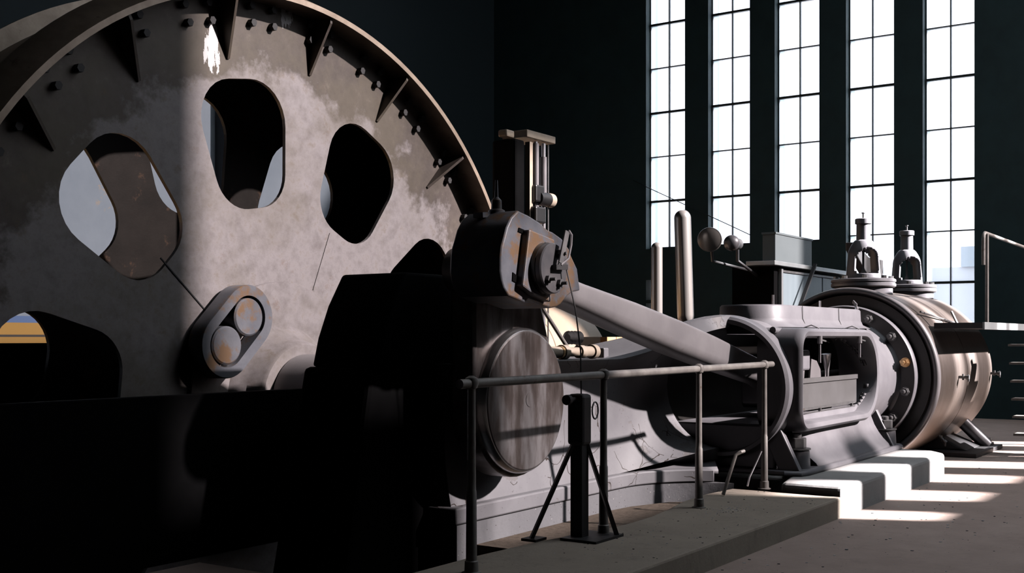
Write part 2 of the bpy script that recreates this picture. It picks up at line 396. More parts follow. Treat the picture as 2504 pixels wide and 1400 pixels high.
# pilaster on the back wall, seen through the drum
tag(MB().box(12.35, 12.6, YB-.22, YB, 0, ZC).build('trim_2', 'wallback', smooth=0), 'narrow light blue pilaster on the back wall', 'pilaster', kind='structure')

# end wall with five tall windows
WP = 1.31; WW = .83; W0 = 9.97
wins = []                                               # (y centre, sill)
for k in range(5): wins.append((W0-WP*k, (3.05, 3.05, 3.05, 1.35, 1.05)[k]))
ZW = 9.6
m = MB()
edges = [YS] + [e for (yc, s_) in reversed(wins) for e in (yc-WW/2, yc+WW/2)] + [YB]
for i in range(0, len(edges), 2): m.box(XE, XE+.5, edges[i], edges[i+1], 0, ZC)
for yc, s_ in wins:
    if s_ < 3 or yc < 9.5: m.box(XE, XE+.5, yc-WW/2, yc+WW/2, 0, s_)
    else: m.box(XE, XE+.5, yc-WW/2, yc+WW/2-.12, 0, s_).box(XE, XE+.5, yc+WW/2-.12, yc+WW/2, 0, 1.75).box(XE, XE+.5, yc+WW/2-.12, yc+WW/2, 2.0, 2.06).box(XE, XE+.5, yc+WW/2-.12, yc+WW/2, 2.45, s_)   # a broken slot under the window
    m.box(XE, XE+.5, yc-WW/2, yc+WW/2, ZW, ZC)
tag(m.build('wall_end', 'wallend', smooth=0), 'dark teal end wall pierced by five tall windows', 'wall', kind='structure')
ZT, DZ = 7.44, .862
names = ['leftmost', 'second from the left', 'middle', 'fourth from the left, behind the first valve tower', 'rightmost']
pane_me = {}
for k, (yc, s_) in enumerate(wins):
    t = thing('window_%d' % (k+1), (XE+.25, yc, s_), 'tall narrow iron-framed window, %s of the five' % names[k] if k != 3 and k != 1 else
              ('tall narrow iron-framed window, second of the five from the drum' if k == 1 else 'tall iron-framed window behind the first valve tower'), 'window', 'five tall end windows', 'structure')
    x0, x1 = XE+.16, XE+.22
    fm = MB().box(x0, x1, yc-WW/2, yc-WW/2+.025, s_, ZW).box(x0, x1, yc+WW/2-.025, yc+WW/2, s_, ZW).box(x0, x1, yc-WW/2, yc+WW/2, s_, s_+.04).box(x0, x1, yc-WW/2, yc+WW/2, ZW-.04, ZW)
    fm.build('window_frame', 'winframe', t, smooth=0)
    MB().box(x0, x1, yc-.009, yc+.009, s_, ZW).build('mullion', 'winframe', t, smooth=0)
    zs = [z for z in [ZT+2*DZ-DZ*i for i in range(12)] if s_+.15 < z < ZW-.1]
    for i, z in enumerate(zs):
        h = .03 if (round((ZT-z)/DZ)+k*0) % 2 == 0 else .014
        MB().box(x0-.01, x1, yc-WW/2, yc+WW/2, z-h, z+h*.4).build('glazing_bar', 'winframe', t, smooth=0)
    lv = [ZW-.04] + zs + [s_+.04]
    for i in range(len(lv)-1):
        for sd in (0, 1):
            ya = yc-WW/2+.025 if sd == 0 else yc+.009; yb = yc-.009 if sd == 0 else yc+WW/2-.025
            MB().box(XE+.185, XE+.193, ya, yb, lv[i+1], lv[i]).build('pane', 'glass', t, smooth=0)

# side wall behind and right of the camera: unseen windows shaped to steer the sun
JW = .45; ZS = 10.7
rects = [(8.70, 9.45, 6.50, 7.40), (9.75, 19.90, 5.30, ZS), (9.45, 9.75, 5.30, 7.40), (11.46, 12.04, 4.15, 5.30), (12.64, 13.44, 4.15, 5.30), (14.04, 14.84, 4.15, 5.30),  # small and narrow openings added to light big end and crank boss
         (15.44, 16.24, 4.15, 5.30), (16.84, 17.64, 4.15, 5.30), (18.24, 19.04, 4.15, 5.30)]
gx = sorted({XL, XE+.5} | {q for r in rects for q in r[:2]}); gz = sorted({0, ZC} | {q for r in rects for q in r[2:]})
m = MB()
for i in range(len(gx)-1):
    for j in range(len(gz)-1):
        xm, zm = (gx[i]+gx[i+1])/2, (gz[j]+gz[j+1])/2
        if not any(r[0] < xm < r[1] and r[2] < zm < r[3] for r in rects): m.box(gx[i], gx[i+1], YS-JW, YS, gz[j], gz[j+1])
tag(m.build('wall_right', 'wallside', smooth=0), 'thick plaster side wall with unseen openings shaped for the sun', 'wall', kind='structure')
wn = ['small square', 'very broad', 'narrow upright', 'first low unglazed', 'second low unglazed', 'third low unglazed', 'fourth low unglazed', 'fifth low unglazed', 'last low unglazed']
for k, (a, b_, z0_, z1_) in enumerate(rects):
    t = thing('window_%d' % (k+7), ((a+b_)/2, YS-.2, z0_), wn[k] + ' unseen window shaped for sunlight in the side wall', 'window', None, 'structure')
    MB().box(a, a+.03, YS-.24, YS-.18, z0_, z1_).box(b_-.03, b_, YS-.24, YS-.18, z0_, z1_).box(a, b_, YS-.24, YS-.18, z0_, z0_+.03).build('window_frame', 'winframe', t, smooth=0)
    zlo = max(z0_, 5.35)
    if k in (0, 2): MB().box(a, b_, YS-.215, YS-.205, z0_, z1_).build('pane', 'frost', t, smooth=0)
    if k > 2: MB().box(a, b_, YS-.215, YS-.205, 5.02, z1_).build('pane', 'frost', t, smooth=0)
    if k == 1:
        for xa, xb in ((9.75, 11.0), (11.0, 12.6), (12.6, 14.3), (14.3, 16.15), (16.5, 16.8), (17.15, 17.8), (18.2, 19.9)):     # gaps left so full sun falls in bands on the cylinder
            MB().box(xa, xb, YS-.215, YS-.205, zlo, z1_).build('pane', 'frost' if xa < 12.5 else 'frost_thin', t, smooth=0)
# ceiling with added roof lights; the dimmed one puts sun on the back wall
SK = (13.8, 19.9, -2.2, 4.95)
SK2 = (8.6, 13.6, -4.3, 1.4); SK3 = (13.9, 19.9, -4.3, -2.5)  # added overhead openings that lift the floor with skylight
gx = sorted({XL, XE+.5, SK[0], SK[1], SK2[0], SK2[1], SK3[0], SK3[1]}); gy = sorted({YS-.5, YB+.3, SK[2], SK[3], SK2[2], SK2[3], SK3[2], SK3[3]}); m = MB()
for i in range(len(gx)-1):
    for j in range(len(gy)-1):
        xm, ym = (gx[i]+gx[i+1])/2, (gy[j]+gy[j+1])/2
        if not any(q[0] < xm < q[1] and q[2] < ym < q[3] for q in (SK, SK2, SK3)): m.box(gx[i], gx[i+1], gy[j], gy[j+1], ZC, ZC+.2)
tag(m.build('ceiling', 'ceil', smooth=0), 'dark ceiling with added roof lights over the engine', 'ceiling', kind='structure')

t = thing('window_6', (SK2[0], SK2[2], ZC+.05), 'added open roof light that brightens the floor', 'window', None, 'structure')
for xq in (SK2[0], (SK2[0]+SK2[1])/2-.03, SK2[1]-.06): MB().box(xq, xq+.06, SK2[2], SK2[3], ZC+.02, ZC+.12).build('glazing_bar', 'winframe', t, smooth=0)
t = thing('window_16', (SK[0], SK[2], ZC+.05), 'added dimmed roof light for sun on the back wall', 'window', None, 'structure')
for i in range(4): MB().box(SK[0]+(SK[1]-SK[0])*i/4, SK[0]+(SK[1]-SK[0])*(i+1)/4, SK[2], SK[3], ZC+.08, ZC+.09).build('pane', 'roofdim', t, smooth=0)
# outside: a low pale building seen through the rightmost window
tag(MB().box(-40, 140, -80, 90, -1.2, -1.0).build('outside_ground', 'ground', smooth=0), 'pale open ground outside the windows', 'ground', kind='structure')
t = thing('distant_building', (70, 15.0, -1), 'low pale building far outside the rightmost window', 'building')
MB().box(66, 74, 12.2, 17, -1, 5.2).build('wall', 'ground', t, smooth=0)
MB().box(65.8, 74.2, 12.0, 14.9, 5.2, 6.3).build('roof', 'panel', t, smooth=0)

# ------------------------------------------------------------------ concrete steps and foundation
def step_poly():
    inner = [(8.42, 3.62), (8.0, 3.66), (7.55, 3.63), (7.2, 3.56), (6.8, 3.50), (6.45, 3.49), (6.1, 3.52), (5.6, 3.62), (5.0, 3.66), (3.0, 3.66)]
    return [(3.0, 2.745), (8.42, 2.745)] + inner
o = MB().prism(step_poly(), 'Z', -.2, .15).build('concrete_step', 'step', smooth=0, bevel=.015)
tag(o, 'low grey-brown concrete step carrying the railing', 'step')
poly = [(8.42, 2.745), (11.45, 2.745), (11.66, 2.90), (11.66, 4.95), (8.80, 4.95), (8.80, 3.30), (8.42, 3.22)]
o = MB().prism(poly, 'Z', -.24, .225).build('concrete_block', 'block', smooth=0, bevel=.035, segs=3)
tag(o, 'pale painted concrete plinth under the crosshead guide', 'plinth')
# foundation below the bed frame
YBED = 4.33
def bed_front(x, d=0):      # plan line of the bed's front: straight, then turning towards the guide foot
    if x < 7.7: return YBED - d
    u = min(1, (x-7.7)/1.0); return YBED - d - .75*u*u*u
pl = [(5.70+.0811*i, bed_front(5.70+.0811*i, .06)) for i in range(37)] + [(8.62, 5.2), (5.70, 5.2)]
o = MB().prism(pl, 'Z', ZP, .165).build('bed_foundation', 'found', smooth=30)
tag(o, 'grey painted foundation wall below the engine bed', 'foundation')
m = MB().prism([(5.9, 3.66), (6.45, 3.52), (6.9, 3.53), (7.3, 3.6), (7.6, 3.66), (8.0, 3.69), (8.45, 3.64), (8.6, 3.7), (8.3, 4.1), (7.9, 4.24), (7.4, 4.29), (5.9, 4.29)], 'Z', -.3, .02)
tag(m.build('grit_fill', 'dirt', smooth=0), 'brown grit and dirt in the gap beside the bed', 'dirt', kind='stuff')

# ------------------------------------------------------------------ engine bed (bayonet frame)
AY, AZ = 3.90, .92          # cylinder axis
root = thing('engine_bed', (6.8, 4.8, .17), 'grey bayonet engine bed with peeling paint behind the railing', 'engine bed')
GX = 8.86
def sec(x):
    # cross-section: front path top->bottom, then back path bottom->top
    n = 22
    fr = []
    for i in range(n):
        t = i/(n-1); z = 1.165-(1.165-.27)*t
        y = YBED
        if t < .10: y -= .055*math.sin(PI*min(1, t/.10*.5+.5))      # rounded top bead
        y += .05*math.sin(PI*min(1, max(0, (t-.10)/.9)))            # hollow below it
        fr.append((y, z))
    bk = [(5.15, .27+(1.165-.27)*i/(n-1)) for i in range(n)]
    ri, ro = .50, .60
    rf = []; rb = []
    for i in range(n):
        a = math.radians(98-(98+88)*i/(n-1)); rf.append((AY+ri*math.cos(a), AZ+ri*math.sin(a)))
        a = math.radians(-88+(98+88)*i/(n-1)); rb.append((AY+ro*math.cos(a), AZ+ro*math.sin(a)))
    u = max(0, min(1, (x-7.75)/(GX-7.75))); s_ = u*u*(3-2*u)
    w = s_ if u < 1 else 1
    f1 = fr+bk; f2 = rf+rb
    return [(x, f1[i][0]*(1-w)+f2[i][0]*w, f1[i][1]*(1-w)+f2[i][1]*w) for i in range(2*n)]
xs = [5.72, 6.2, 6.9, 7.4, 7.75] + [7.75+(GX-7.75)*i/14 for i in range(1, 15)]
MB().rings([sec(x) for x in xs]).build('bed_frame', 'bed', root, smooth=50)
# base flange that follows the bed and swings round to the guide foot
fl = []
for i in range(44):
    x = 5.68+.0665*i; fl.append((x, bed_front(x, .07)))
pl = fl + [(8.60, 5.2), (5.68, 5.2)]
MB().prism(pl, 'Z', .17, .275).build('base_flange', 'bed', root, smooth=30, bevel=.012)
# curved web from the flange up to the guide's lower lip
m = MB(); R1 = []; R2 = []
for i in range(15):
    u = i/14; a = math.radians(-5-80*u); R1.append((GX-.02, AY+.56*math.cos(a), AZ+.56*math.sin(a)))
    x = 7.9+.70*u; R2.append((x, bed_front(x, -.03), .25))
mid = [[tuple(R1[i][k]*(1-w)+R2[i][k]*w + (0 if k == 2 else (.10 if k == 0 else .06)*math.sin(PI*w)) for k in range(3)) for i in range(15)] for w in [j/8 for j in range(9)]]
m.rings(mid, cap=False, closed=False)
m.build('bed_web', 'bed', root, smooth=60, solid=.03)

# ------------------------------------------------------------------ crosshead guide
gd = thing('crosshead_guide', (10.3, AY, .225), 'grey cylindrical crosshead guide with a large side opening', 'machine housing')
OX0, OX1, OZ0, OZ1 = 9.02, 11.0, .64, 1.33
def in_side(x, z):
    r = (OZ1-OZ0)/2; zc = (OZ0+OZ1)/2
    if x < OX0 or z < OZ0 or z > OZ1: return False
    if x < OX1-r: return True
    return (x-(OX1-r))**2+(z-zc)**2 < r*r
def in_top(x, y):
    r = .22; xx = min(max(x, 9.55), 11.55); return (x-xx)**2+(y-AY)**2 < r*r
def shell(rad, nx=96, na=120):
    m = MB(); xs = [GX+(11.98-GX)*i/nx for i in range(nx+1)]; rg = []
    for x in xs: rg.append([(x, AY+rad*math.cos(2*PI*k/na), AZ+rad*math.sin(2*PI*k/na)) for k in range(na)])
    for i in range(nx):
        for k in range(na):
            k2 = (k+1) % na; q = [rg[i][k], rg[i][k2], rg[i+1][k2], rg[i+1][k]]
            c = [sum(p[j] for p in q)/4 for j in range(3)]
            if c[1] < AY and in_side(c[0], c[2]): continue
            if c[2] > AZ and in_top(c[0], c[1]): continue
            m.f.append((i*na+k, i*na+k2, (i+1)*na+k2, (i+1)*na+k))
    m.v = [p for r_ in rg for p in r_]; return m
shell(.56).build('guide_tube', 'paint', gd, smooth=40, solid=.03)
shell(.535).build('guide_bore', 'bore', gd, smooth=40, solid=.012)
# lip ring at the open end
MB().lathe([(0, .525), (-.035, .535), (-.035, .565), (-.01, .588), (.05, .588), (.075, .592), (.10, .60), (.16, .585), (.2, .565), (.2, .545)], (GX, AY, AZ), 'X', 96, loop=True).build('guide_lip', 'paint', gd, smooth=40)
# frame round the side opening
def stadium(x0, x1, z0, z1, r0, n=10):
    r = (z1-z0)/2
    return rounded([(x0, z0), (x1, z0), (x1, z1), (x0, z1)], [r0, r*.98, r*.98, r0], n)
def frame_ring():
    m = MB(); n_in = []; prof = []
    for off, y in ((.0, 3.62), (.0, 3.29), (.015, 3.255), (.05, 3.245), (.075, 3.27), (.08, 3.32), (.085, 3.62)):
        prof.append([(p[0], y, p[1]) for p in stadium(OX0-off, OX1+off, OZ0-off, OZ1+off, .10+off)])
    return m.rings(prof, cap=False)
frame_ring().build('opening_frame', 'paint', gd, smooth=45)
# collar round the top opening
def collar():
    m = MB(); pr = []
    for off, z in ((.0, 1.36), (.0, 1.60), (.012, 1.615), (.045, 1.615), (.06, 1.60), (.065, 1.50), (.085, 1.455), (.16, 1.42)):
        pr.append([(p[0], p[1], z) for p in rounded([(9.32-off, AY-.23-off), (11.82+off, AY-.23-off), (11.82+off, AY+.23+off), (9.32-off, AY+.23+off)], .22+off, 10)])
    return m.rings(pr, cap=False)
collar().build('top_collar', 'paint', gd, smooth=45)
# flared foot
m = MB(); prof = [(3.40, .70), (3.385, .62), (3.37, .55), (3.345, .47), (3.31, .40), (3.27, .34), (3.22, .285), (3.205, .245)]
rg = []
for y, z in prof:
    t = (z-.245)/(.70-.245); x0 = 9.36-.25*t; x1 = 11.42-.12*t
    rg.append([(x0-.10*(1-t)*0, y+.16, z)] + [(x0+(x1-x0)*i/10, y + (.05*((2*i/10-1)**6)), z) for i in range(11)] + [(x1, y+.16, z)])
m.rings(rg, cap=False, closed=False)
m.build('foot', 'paint', gd, smooth=50, solid=.03)
for xa in (8.90, 11.52):
    MB().add([(xa, 3.42, .62), (xa+.07, 3.42, .62), (xa+.07, 3.24, .25), (xa, 3.24, .25), (xa, 3.60, .62), (xa+.07, 3.60, .62), (xa+.07, 3.42, .25), (xa, 3.42, .25)],
             [(0,1,2,3), (7,6,5,4), (0,4,5,1), (2,6,7,3), (1,5,6,2), (0,3,7,4)]).build('foot_rib', 'paint', gd, smooth=0, bevel=.012)
MB().box(8.92, 11.6, 3.46, 4.5, .25, .62).build('foot_core', 'paint', gd, smooth=0, bevel=.02)
MB().box(8.83, 11.70, 3.23, 4.7, .225, .262).build('sole_plate', 'paint', gd, smooth=0, bevel=.01)
MB().tube([(8.80, 3.34, .24), (8.86, 3.23, .24), (8.95, 3.205, .245), (11.62, 3.205, .245), (11.70, 3.24, .245), (11.73, 3.34, .245)], .028, 12).build('sole_bead', 'paint', gd)
# flange with bolts
MB().lathe([(-.09, .555), (-.04, .57), (-.01, .595), (.005, .615), (.01, .735), (.0, .738), (.02, .75), (.10, .75), (.115, .74), (.115, .55)], (11.98, AY, AZ), 'X', 96, loop=True).build('flange', 'paint', gd, smooth=40)
MB().lathe([(-.002, .605), (-.002, .736), (.012, .736), (.012, .605)], (11.98, AY, AZ), 'X', 96, loop=True).build('flange_face', 'bore', gd, smooth=30)  # near-black ring stands in for the flange's unlit face
for k in range(14):
    a = math.radians(12+360/14*k); y, z = AY+.665*math.cos(a), AZ+.665*math.sin(a)
    nb = MB().lathe([(-.012, .05), (0, .05)], (11.985, y, z), 'X', 20); hexnut(nb, (11.975, y, z), 'X', .044, -.04); hexnut(nb, (11.93, y, z), 'X', .040, -.03); nb.lathe([(-.05, .016), (-.045, .022), (0, .022)], (11.90, y, z), 'X', 12)
    nb.build('flange_bolt', 'brass' if k == 6 else 'bolt', gd, smooth=30)
# sheet metal splash guard inside the opening
sg = MB().box(9.10, 10.86, 3.405, 3.412, .715, .965).build('splash_sheet', 'sheet', gd, smooth=0)
MB().box(9.10, 10.86, 3.392, 3.416, .945, .985).build('sheet_edge', 'sheet', sg, smooth=0)
MB().box(9.08, 10.75, 3.385, 3.41, .715, .735).box(9.08, 10.75, 3.38, 3.41, .688, .70).build('sheet_bracket', 'bolt', sg, smooth=0)
for xx in (9.75, 10.62):
    hexnut(MB(), (xx, 3.385, .71), 'Y', .014, -.02).build('sheet_screw', 'bolt', sg, smooth=0)
# drip-oil pipes and cocks hung on the opening frame
for xx, L in ((9.42, .16), (10.50, .13)):
    c = MB().tube([(xx-.12, 3.45, 1.31), (xx-.08, 3.38, 1.41), (xx-.04, 3.32, 1.435), (xx, 3.27, 1.41), (xx, 3.262, 1.30)], .005, 8).build('oil_pipe', 'bolt', gd)
    MB().tube([(xx, 3.262, 1.345), (xx, 3.262, 1.28)], .022, 10).tube([(xx, 3.262, 1.28), (xx, 3.262, 1.28-L)], .011, 8).build('drip_cock', 'bright', c)
    MB().bar((xx, 3.245, 1.31), (xx+.07, 3.235, 1.30), .012).build('cock_lever', 'bolt', c)
MB().tube([(8.97, 3.50, 1.39), (9.42, 3.42, 1.365), (10.55, 3.42, 1.365)], .03, 12).build('feed_pipe', 'paint', gd)
# small wires and pins on the collar
for xx in (9.95, 10.95):
    MB().tube([(xx, AY-.296, 1.615), (xx, AY-.30, 1.50), (xx+.02, AY-.33, 1.415), (xx+.12, AY-.40, 1.345), (xx+.25, AY-.455, 1.285)], .0035, 6).build('thin_pipe', 'bolt', gd)
for xx, h in ((9.75, .09), (10.98, .07)):
    MB().tube([(xx, AY-.1, 1.60), (xx, AY-.1, 1.62+h)], .010, 8).build('pin', 'bright', gd)
MB().tube([(11.60, AY-.26, 1.61), (11.60, AY-.26, 1.67), (11.64, AY-.22, 1.70), (11.70, AY-.2, 1.69), (11.72, AY-.24, 1.62)], .012, 8).build('hook', 'bright', gd)

# foundation bolts (through the foot)
for xx, lab in ((9.14, 'large hexagon nut on its boss at the near end of the guide foot'), (11.62, 'large hexagon nut on its boss beside the cylinder flange')):
    t = thing('foundation_bolt', (xx, 3.36, .262), lab, 'bolt', 'foundation bolts of the guide')
    MB().lathe([(0, .112), (.14, .105), (.15, .098)], (xx, 3.36, .262), 'Z', 24).build('boss', 'paint', t, smooth=30)
    MB().lathe([(0, .115), (.012, .115)], (xx, 3.36, .412), 'Z', 24).build('washer', 'bolt', t, smooth=30)
    hexnut(MB(), (xx, 3.36, .424), 'Z', .082, .085).build('nut', 'bolt', t, smooth=0, bevel=.006)
    MB().lathe([(0, .04), (.03, .04), (.038, .03)], (xx, 3.36, .509), 'Z', 16).build('stud', 'bolt', t, smooth=30)

# crosshead with the connecting rod's small end
ch = thing('crosshead', (10.35, AY, .5), 'pale crosshead with oil cups inside the guide opening', 'crosshead')
MB().prism(rounded([(9.75, AZ-.22), (10.35, AZ-.22), (10.35, AZ+.22), (9.75, AZ+.22)], .06), 'Y', AY-.20, AY+.20).build('crosshead_body', 'paint', ch, bevel=.01)
MB().lathe([(0, .17), (.02, .18), (.08, .18), (.09, .16)], (10.02, AY-.29, AZ+.02), 'Y', 36).build('crosshead_pin', 'rodsteel', ch)
MB().box(9.55, 10.5, AY-.28, AY+.28, .44, .52).build('slipper', 'brass', ch, smooth=0, bevel=.01)
MB().lathe([(0, .08), (2.0, .08)], (10.35, AY, AZ), 'X', 24).build('piston_rod', 'bright', ch)
MB().prism([(10.02, AZ+.02), (10.32, AZ+.02), (10.30, AZ+.12), (10.20, AZ+.2), (10.06, AZ+.22)], 'Y', AY-.34, AY-.325).build('guard_sector', 'rodsteel', ch, smooth=0)
MB().tube([(10.42, AY-.36, AZ+.0), (10.42, AY-.36, AZ+.10), (10.40, AY-.36, AZ+.26)], [.016, .018, .045], 12).build('oil_cup', 'bright', ch)
MB().box(9.78, 9.98, AY-.36, AY-.30, AZ+.12, AZ+.30).build('oil_box', 'paint', ch, smooth=0, bevel=.02)
MB().box(9.9, 10.45, AY-.36, AY-.30, AZ-.04, AZ+.0).build('oil_bar', 'darkiron', ch, smooth=0)

# ------------------------------------------------------------------ connecting rod
PX, PZ = 5.66, 1.74        # crank pin
RX, RZ = 10.10, .92         # crosshead pin
rod = thing('connecting_rod', (PX, AY, 1.4), 'heavy grey connecting rod running from the crank into the guide', 'connecting rod')
dirv = Vector((RX-PX, 0, RZ-PZ)); L = dirv.length; dirv.normalize(); nrm = Vector((-dirv.z, 0, dirv.x))
def rp(t, h, y): p = Vector((PX, y, PZ)) + dirv*t + nrm*h; return tuple(p)
rg = []
for t, hh, th in ((.42, .13, .15), (.50, .10, .13), (.58, .085, .12), (.68, .082, .118), (.80, .084, .118), (1.5, .110, .125), (2.2, .122, .13), (2.9, .120, .13), (3.5, .108, .125), (4.0, .10, .12), (4.25, .13, .12)):
    c = rounded([(-hh, -th), (hh, -th), (hh, th), (-hh, th)], [.085*min(1, hh/.1), .03, .03, .085*min(1, hh/.1)], 5)
    rg.append([rp(t, p[0], AY+p[1]) for p in c])
MB().rings(rg).build('rod_shank', 'rodsteel', rod, smooth=50)
# big end with strap, brass and cap
Y0, Y1 = 3.68, 4.04
out = [(5.504, 2.063), (5.433, 2.017), (5.387, 1.957), (5.362, 1.899), (5.338, 1.849), (5.326, 1.793), (5.322, 1.705), (5.334, 1.653), (5.354, 1.612), (5.404, 1.567), (5.577, 1.534), (5.607, 1.55),
       (5.776, 1.52), (5.854, 1.507), (5.919, 1.516), (5.966, 1.532), (6.047, 1.587), (6.116, 1.614), (6.2, 1.625), (6.165, 1.758), (6.096, 1.831), (6.062, 1.879), (5.98, 1.934), (5.877, 1.966), (5.821, 1.974), (5.726, 2.013), (5.607, 2.044), (5.534, 2.056)]
MB().prism(out, 'Y', Y0, Y1).build('big_end', 'bigend', rod, smooth=30, bevel=.010)
MB().prism([(5.545, 1.955), (5.82, 1.915), (5.78, 1.54), (5.59, 1.58), (5.475, 1.624)], 'Y', Y0-.05, Y0+.02).build('bearing_block', 'bigend', rod, smooth=0, bevel=.01)
MB().prism([(5.502, 1.963), (5.592, 1.949), (5.583, 1.925), (5.493, 1.94)], 'Y', Y0-.006, Y0+.01).build('wedge_slot', 'shadeblack', rod, smooth=0)
MB().prism([(5.439, 1.703), (5.532, 1.666), (5.523, 1.632), (5.435, 1.655)], 'Y', Y0-.006, Y0+.01).build('wedge_slot', 'shadeblack', rod, smooth=0)
MB().prism([(5.582, 1.945), (5.612, 1.945), (5.548, 1.625), (5.513, 1.64)], 'Y', Y0-.012, Y0+.01).build('wedge_gap', 'shadeblack', rod, smooth=0)
KX, KZ = 5.70, 1.735
MB().lathe([(-.085, .0), (-.085, .148), (-.08, .152), (-.04, .152), (-.04, .16), (.05, .16)], (KX, Y0, KZ), 'Y', 48).build('pin_collar', 'bore', rod)
cp = MB().lathe([(-.12, .0), (-.12, .142), (-.112, .148), (-.08, .149)], (KX, Y0, KZ), 'Y', 48).build('pin_cap', 'capsteel', rod)
for a in (62, 302, 222):
    a = math.radians(a); nx, nz = KX+.10*math.cos(a), KZ+.10*math.sin(a)
    q = hexnut(MB(), (nx, Y0-.12, nz), 'Y', .026, -.022); q.lathe([(-.035, .010), (0, .011)], (nx, Y0-.142, nz), 'Y', 10); q.build('cap_nut', 'bolt', cp, smooth=0)
# oil arm with its line on the cap
MB().bar((KX+.015, Y0-.155, KZ+.03), (KX+.07, Y0-.165, KZ+.22), .010, .036).build('oil_arm', 'bolt', rod, smooth=0)
MB().tube([(KX+.02, Y0-.155, KZ+.02), (KX+.07, Y0-.175, KZ+.06), (KX+.10, Y0-.175, KZ+.14), (KX+.105, Y0-.175, KZ+.20), (KX+.08, Y0-.17, KZ+.225)], .007, 8).build('oil_line', 'bright', rod)
MB().bar((KX-.03, Y0-.14, KZ+.005), (KX+.09, Y0-.145, KZ+.01), .03, .03).build('oil_joint', 'darkiron', rod)
# oiler standing on the top of the big end
MB().lathe([(0, .05), (.04, .05), (.05, .032), (.10, .03), (.12, .012), (.22, .008)], (PX-.12, 3.86, PZ+.295), 'Z', 16).build('oiler', 'bigend', rod)
MB().bar((PX-.25, 3.9, PZ+.30), (PX-.15, 3.9, PZ+.31), .07, .03).build('keeper', 'bigend', rod, smooth=0)

# ------------------------------------------------------------------ crank
cr = thing('crank', (DC[0], 4.35, DC[1]-.6), 'dark overhung crank with a round turned boss', 'crank')
def hull2(c0, r0, c1, r1, n=24):
    d = Vector((c1[0]-c0[0], c1[1]-c0[1])); D = d.length; th = math.atan2(d.y, d.x); b = math.acos((r0-r1)/D)
    return circle(c0[0], c0[1], r0, n, th+b, th+2*PI-b, True) + circle(c1[0], c1[1], r1, n, th-b, th+b, True)
def convex(pts):
    pts = sorted(set(pts)); lo = []; up = []
    for lst, seq in ((lo, pts), (up, pts[::-1])):
        for p in seq:
            while len(lst) > 1 and (lst[-1][0]-lst[-2][0])*(p[1]-lst[-2][1])-(lst[-1][1]-lst[-2][1])*(p[0]-lst[-2][0]) <= 0: lst.pop()
            lst.append(p)
    return lo[:-1]+up[:-1]
MB().prism(convex(circle(DC[0]+.06, DC[1]+.04, .48, 40)+circle(5.86, 1.72, .24, 30)+circle(6.10, 1.46, .29, 30)), 'Y', 4.08, 4.27).build('crank_web', 'boss', cr, smooth=30, bevel=.02)
bs = MB().lathe([(-.065, .0), (-.065, .435), (-.06, .442)], (DC[0]+.06, 4.08, DC[1]+.05), 'Y', 72).build('crank_boss', 'boss', cr)
MB().lathe([(-.06, .440), (-.058, .448), (-.04, .462), (.0, .466), (.05, .466), (.05, .44)], (DC[0]+.06, 4.08, DC[1]+.05), 'Y', 72, loop=True).build('boss_rim', 'polish', bs)
MB().lathe([(-.008, .0), (-.008, .046), (0, .048)], (DC[0]+.085, 4.02, DC[1]+.055), 'Y', 24).build('centre_plug', 'boss', cr)
MB().lathe([(-.4, .14), (.05, .14)], (PX, 4.2, PZ), 'Y', 32).build('crank_pin', 'bright', cr)

# main bearing pedestal under its hood, in the dark between crank and drum
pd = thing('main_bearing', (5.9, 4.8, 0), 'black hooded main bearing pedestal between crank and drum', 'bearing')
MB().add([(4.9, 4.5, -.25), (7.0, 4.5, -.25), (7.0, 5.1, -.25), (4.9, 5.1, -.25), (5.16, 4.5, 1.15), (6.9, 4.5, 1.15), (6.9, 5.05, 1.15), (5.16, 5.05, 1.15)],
         [(0,3,2,1), (4,5,6,7), (0,1,5,4), (1,2,6,5), (2,3,7,6), (3,0,4,7)]).build('pedestal', 'shadeblack', pd, smooth=0, bevel=.03)
MB().prism([(5.18, 1.15), (6.14, 1.15), (6.12, 1.40), (6.02, 1.68), (5.92, 1.73), (5.45, 1.73), (5.32, 1.53), (5.23, 1.33)], 'Y', 4.47, 5.0).build('hood', 'shadeblack', pd, smooth=30, bevel=.02)

# ------------------------------------------------------------------ winding drum
dr = thing('winding_drum', (DC[0], 6.5, DC[1]-2.9), 'huge rope drum with round-cornered openings in its worn steel face', 'winding drum')
def hole(th):
    p = []
    for r, s_ in ((1.43, -1), (2.36, -1), (2.36, 1), (1.43, 1)):
        a = th + s_*math.radians(11.2) if r > 2 else th+s_*math.radians(11.8)
        p.append((DC[0]+r*math.cos(a), DC[1]+r*math.sin(a)))
    return rounded(p, [.27, .30, .30, .27], 8)
YF, YR = 6.15, 6.97
HOLES = [27, 63.5, 100, 137, 174, 210, 246, 282, 318, 352.5]
def disc(y, off):
    return plate_with_holes(circle(DC[0], DC[1], 2.875, 120), [hole(math.radians(a_-off)) for a_ in HOLES], y)
disc(YF+.015, 0).build('drum_face', 'drum', dr, smooth=0, solid=.03)
M['drumshade'].node_tree.nodes['Principled BSDF'].inputs['Specular IOR Level'].default_value = .15
disc(YR, 4.5).build('far_drum_face', 'drumshade', dr, smooth=0, solid=.03)
